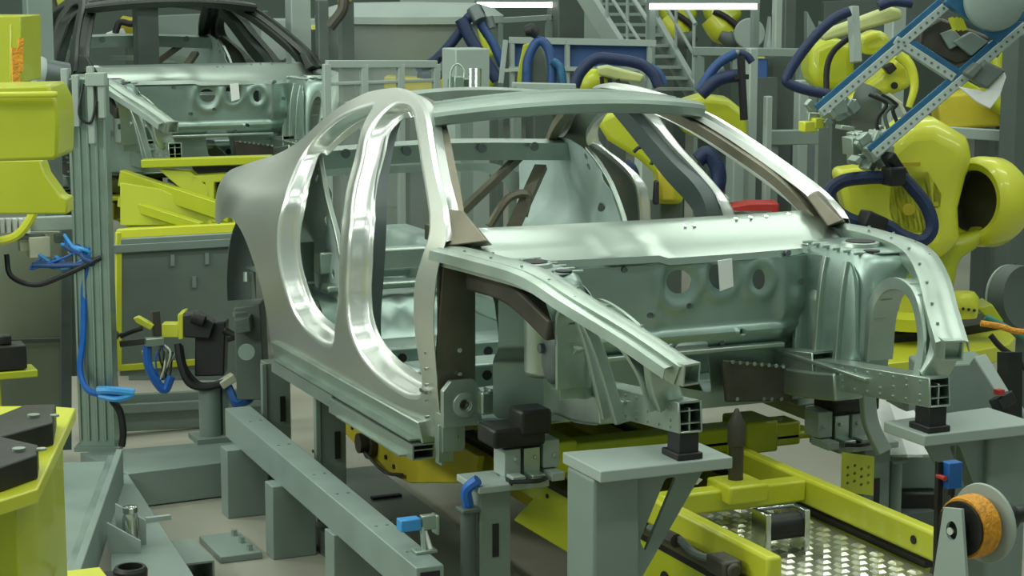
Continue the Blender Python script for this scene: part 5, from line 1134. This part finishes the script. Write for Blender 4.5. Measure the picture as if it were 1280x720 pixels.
b = MB(); b.bar(D(1250, 494, 7.77), D(1257, 508, 7.77), .08, .07, up=(1, 0, 0)); b.build('black_end', BLK, sb, bevel=.006)
b = MB(); b.box(D(1249, 490, 7.73), (.03, .03, .02)); b.build('red_sticker', RED, sb)
b = MB(); b.bar(D(1262, 524, 8.0), D(1262, 440, 8.0), .07, .07, up=(1, 0, 0)); pillar_to_floor(b, 1262, 524, 8.0, .04); b.build('black_bracket', BLKM, sb)
wh = thing('cable_drum', 'dark round cable drum at the right edge behind the big robot', 'drum', V(D(1268, 390, 10.5).x, D(1268, 390, 10.5).y, FZ))
c = D(1272, 372, 10.6); b = MB(); b.lathe([(.13, -.05), (.17, -.06), (.175, 0), (.17, .06), (.13, .05), (.05, .05)], c, (CR * .5 + CF * -.8), n=36); b.build('wheel', GREYD, wh, smooth=40)
b = MB(); b.lathe([(.165, -.065), (.178, -.062), (.178, -.05), (.165, -.048)], c, (CR * .5 + CF * -.8), n=36); b.build('rim', GREYL, wh)
b = MB(); pillar_to_floor(b, 1274, 390, 10.7, .05); b.build('stand', GREYD, wh)
for k, (col, y0) in enumerate(((ORG, 410), (TEAL, 402), (BLK, 425), (GREYL, 470), (BLUP, 480))):
    b = hose([(1226 + 6 * k, y0 - 6), (1250, y0 - 2 + 5 * k), (1270, y0 + 4 + 10 * k), (1300, y0 + 6 + 24 * k)], 9.2 + .1 * k, .018); one(b, 'power_cable', col, ['orange', 'teal', 'black', 'pale grey', 'blue'][k] + ' cable running off the right edge beside the robot riser', 'cable', 'cables at the right edge')
for k, (x0, y0, x1, y1, d, w_, lab) in enumerate([(960, 172, 1064, 170, 12.4, .09, 'grey horizontal beam behind the far windscreen pillar'), (1170, 164, 1290, 172, 12.8, .07, 'grey shelf rail behind the big robot shoulder'), (866, 64, 1010, 66, 14.0, .06, 'pale horizontal rail below the far yellow robots'), (640, 108, 720, 110, 11.8, .05, 'pale horizontal rail behind the car roof'), (620, 26, 690, 22, 17, .05, 'pale rail under the left light tube'), (880, 268, 960, 266, 13.8, .12, 'grey bench edge seen through the far side window')]):
    A, B_ = D(x0, y0, d), D(x1, y1, d); r = thing('cross_rail', lab, 'rail', V((A.x + B_.x) / 2, (A.y + B_.y) / 2, FZ))
    b = MB(); b.bar(A, B_, w_, w_); b.build('rail', GREYL if k % 2 else GREY, r, bevel=.006)
    for t in (.06, .94):
        p = A.lerp(B_, t); b = MB(); b.bar(V(p.x, p.y, FZ), p, .05, .05, up=(1, 0, 0)); b.build('post', GREY, r)
cabinet([(914, 258), (938, 254), (974, 254), (974, 268), (914, 268)], 12.0, .2, RED, 'red_toolbox', 'red box behind the far windscreen pillar base', 'box')
cabinet([(890, 246), (912, 246), (912, 268), (890, 268)], 11.4, .15, GREYL, 'white_box', 'small pale box left of the red box', 'box')
cabinet([(995, 178), (1030, 180), (1030, 240), (995, 240)], 13.8, .3, STLD, 'dark_cabinet', 'dark teal cabinet behind the far windscreen pillar', 'cabinet')
cabinet([(1264, 30), (1290, 30), (1290, 48), (1264, 48)], 12.5, .2, TEAL, 'teal_box', 'small teal box at the upper right edge', 'box')
cabinet([(945, 74), (960, 74), (960, 100), (945, 100)], 14.0, .2, BLUP, 'blue_box', 'small blue box between the pale posts right of the car roof', 'box')
cabinet([(930, 66), (1012, 66), (1012, 74), (930, 74)], 14.3, .15, YELB, 'yellow_shelf', 'pale yellow shelf beam left of the navy hose at upper right', 'shelf')
cabinet([(124, -8), (238, -8), (238, 6), (124, 7)], 15.0, .3, YEL, 'overhead_beam', 'yellow beam above the rear car roof', 'beam')
cabinet([(326, 24), (408, 24), (408, 76), (326, 76)], 16.5, .4, GREYL, 'pale_cabinet', 'pale grey cabinet behind the rear car pillar', 'cabinet')
cabinet([(360, 32), (408, 32), (408, 40), (360, 40)], 15.8, .3, YELB, 'yellow_shelf', 'yellow shelf right of the rear car windscreen pillar', 'shelf')
cabinet([(190, 20), (330, 14), (330, 78), (190, 80)], 20.5, .4, GREY, 'grey_cabinet', 'large grey cabinet behind the rear car windscreen', 'cabinet')
cabinet([(480, 96), (560, 100), (560, 122), (480, 122)], 13.8, .3, YELD, 'yellow_crate', 'yellow machine base behind the acrylic fence', 'crate')
cabinet([(1200, 96), (1240, 118), (1290, 110), (1290, 160), (1180, 160)], 14.4, .4, YEL, 'yellow_machine', 'yellow machine body behind the white flap at upper right', 'machine')
cabinet([(440, 205), (500, 205), (500, 260), (440, 260)], 13.0, .2, STLD, 'dark_machine', 'dark machine seen through the front door opening', 'machine')
cabinet([(500, -6), (620, -6), (620, 14), (500, 14)], 21, .4, GREYL, 'wall_cabinet', 'pale cabinet far behind the grey tank', 'cabinet')
cabinet([(1030, 2), (1200, -6), (1200, 60), (1030, 60)], 20, .2, GREYD, 'partition', 'dark green partition far behind the gripper frame', 'panel')
br = thing('drum', 'dark open drum with pale rim behind the yellow machine at upper left', 'drum', V(D(60, 100, 12).x, D(60, 100, 12).y, FZ))
c = D(60, 92, 12.2); ax = CR * -.8 - CF * .4 + V(0, 0, .1)
b = MB(); b.lathe([(.085, -.12), (.09, .06), (.075, .06), (.07, -.05), (0, -.05)], c, ax, n=28); b.build('drum', STLD, br)
b = MB(); b.lathe([(.092, .03), (.098, .05), (.09, .08), (.08, .06)], c, ax, n=28); b.build('rim', GREYL, br)
b = MB(); pillar_to_floor(b, 62, 100, 12.3, .05); b.build('stand', GREYD, br)
bgk = thing('industrial_robot', 'dark robot hose and arm reaching down left of the grey tank', 'robot', V(D(430, 0, 12.5).x, D(430, 0, 12.5).y, FZ), 'robots in the background')
hose([(430, -6), (428, 12), (420, 24), (412, 34)], 12.3, .043).build('dress_hose', BRN, bgk)
pillar_to_floor(MB(), 432, -8, 12.5, .04).build('column', GREYD, bgk)
b = MB(); b.bar(D(432, -8, 12.5), D(430, -6, 12.3), .08, .08); b.build('arm', YEL, bgk)
for k in range(6):
    r = random.Random(300 + k); px = 955 + k * 18; cc = cabinet([(px, 70 + r.uniform(-60, 60)), (px + r.uniform(6, 14), 70 + r.uniform(-50, 50)), (px + 12, 230), (px, 230)], 15.5 + k * .5, .2, [GREYL, GREY, GALB, GREY][k % 4], 'control_cabinet', 'narrow grey-green control cabinet far behind the far windscreen pillar', 'cabinet', 'far control cabinets')
# ------------------------------------------------------------------ light and look
SC.view_settings.view_transform = 'Standard'; SC.view_settings.look = 'None'; SC.view_settings.gamma = 1; SC.view_settings.use_curve_mapping = False
SC.view_settings.exposure = -0.2
w = bpy.data.worlds.new('hall'); SC.world = w; w.use_nodes = True
w.node_tree.nodes['Background'].inputs[0].default_value = (.62, .80, .68, 1); w.node_tree.nodes['Background'].inputs[1].default_value = .42
def area_light(loc, target, sx, sy, power, col=(.93, 1, .90)):
    l = bpy.data.lights.new('ceiling_or_added_light', 'AREA'); l.shape = 'RECTANGLE'; l.size = sx; l.size_y = sy; l.energy = power; l.color = col
    o = bpy.data.objects.new('ceiling_or_added_light', l); COL.objects.link(o); o.location = loc
    o.rotation_euler = (Vector(target) - Vector(loc)).to_track_quat('-Z', 'Y').to_euler(); return o
for x in (-14, -9, -4.5, -1.2, 2.2):
    for y in (-4.2, 0.2, 4.6):
        area_light((x, y, 5.2), (x, y, 0), .45, 3.2, 72 if x > -6 else 48)

area_light((-1.5, -6.5, 3.4), (-2.2, 0, .6), 5.0, .5, 175)  # added side light, not on the ceiling, brightens the car's near flank
area_light((-5.5, -5.5, 3.6), (-3, 0, .8), .5, 3.0, 90)  # second added side light for the rear quarter, no real fixture
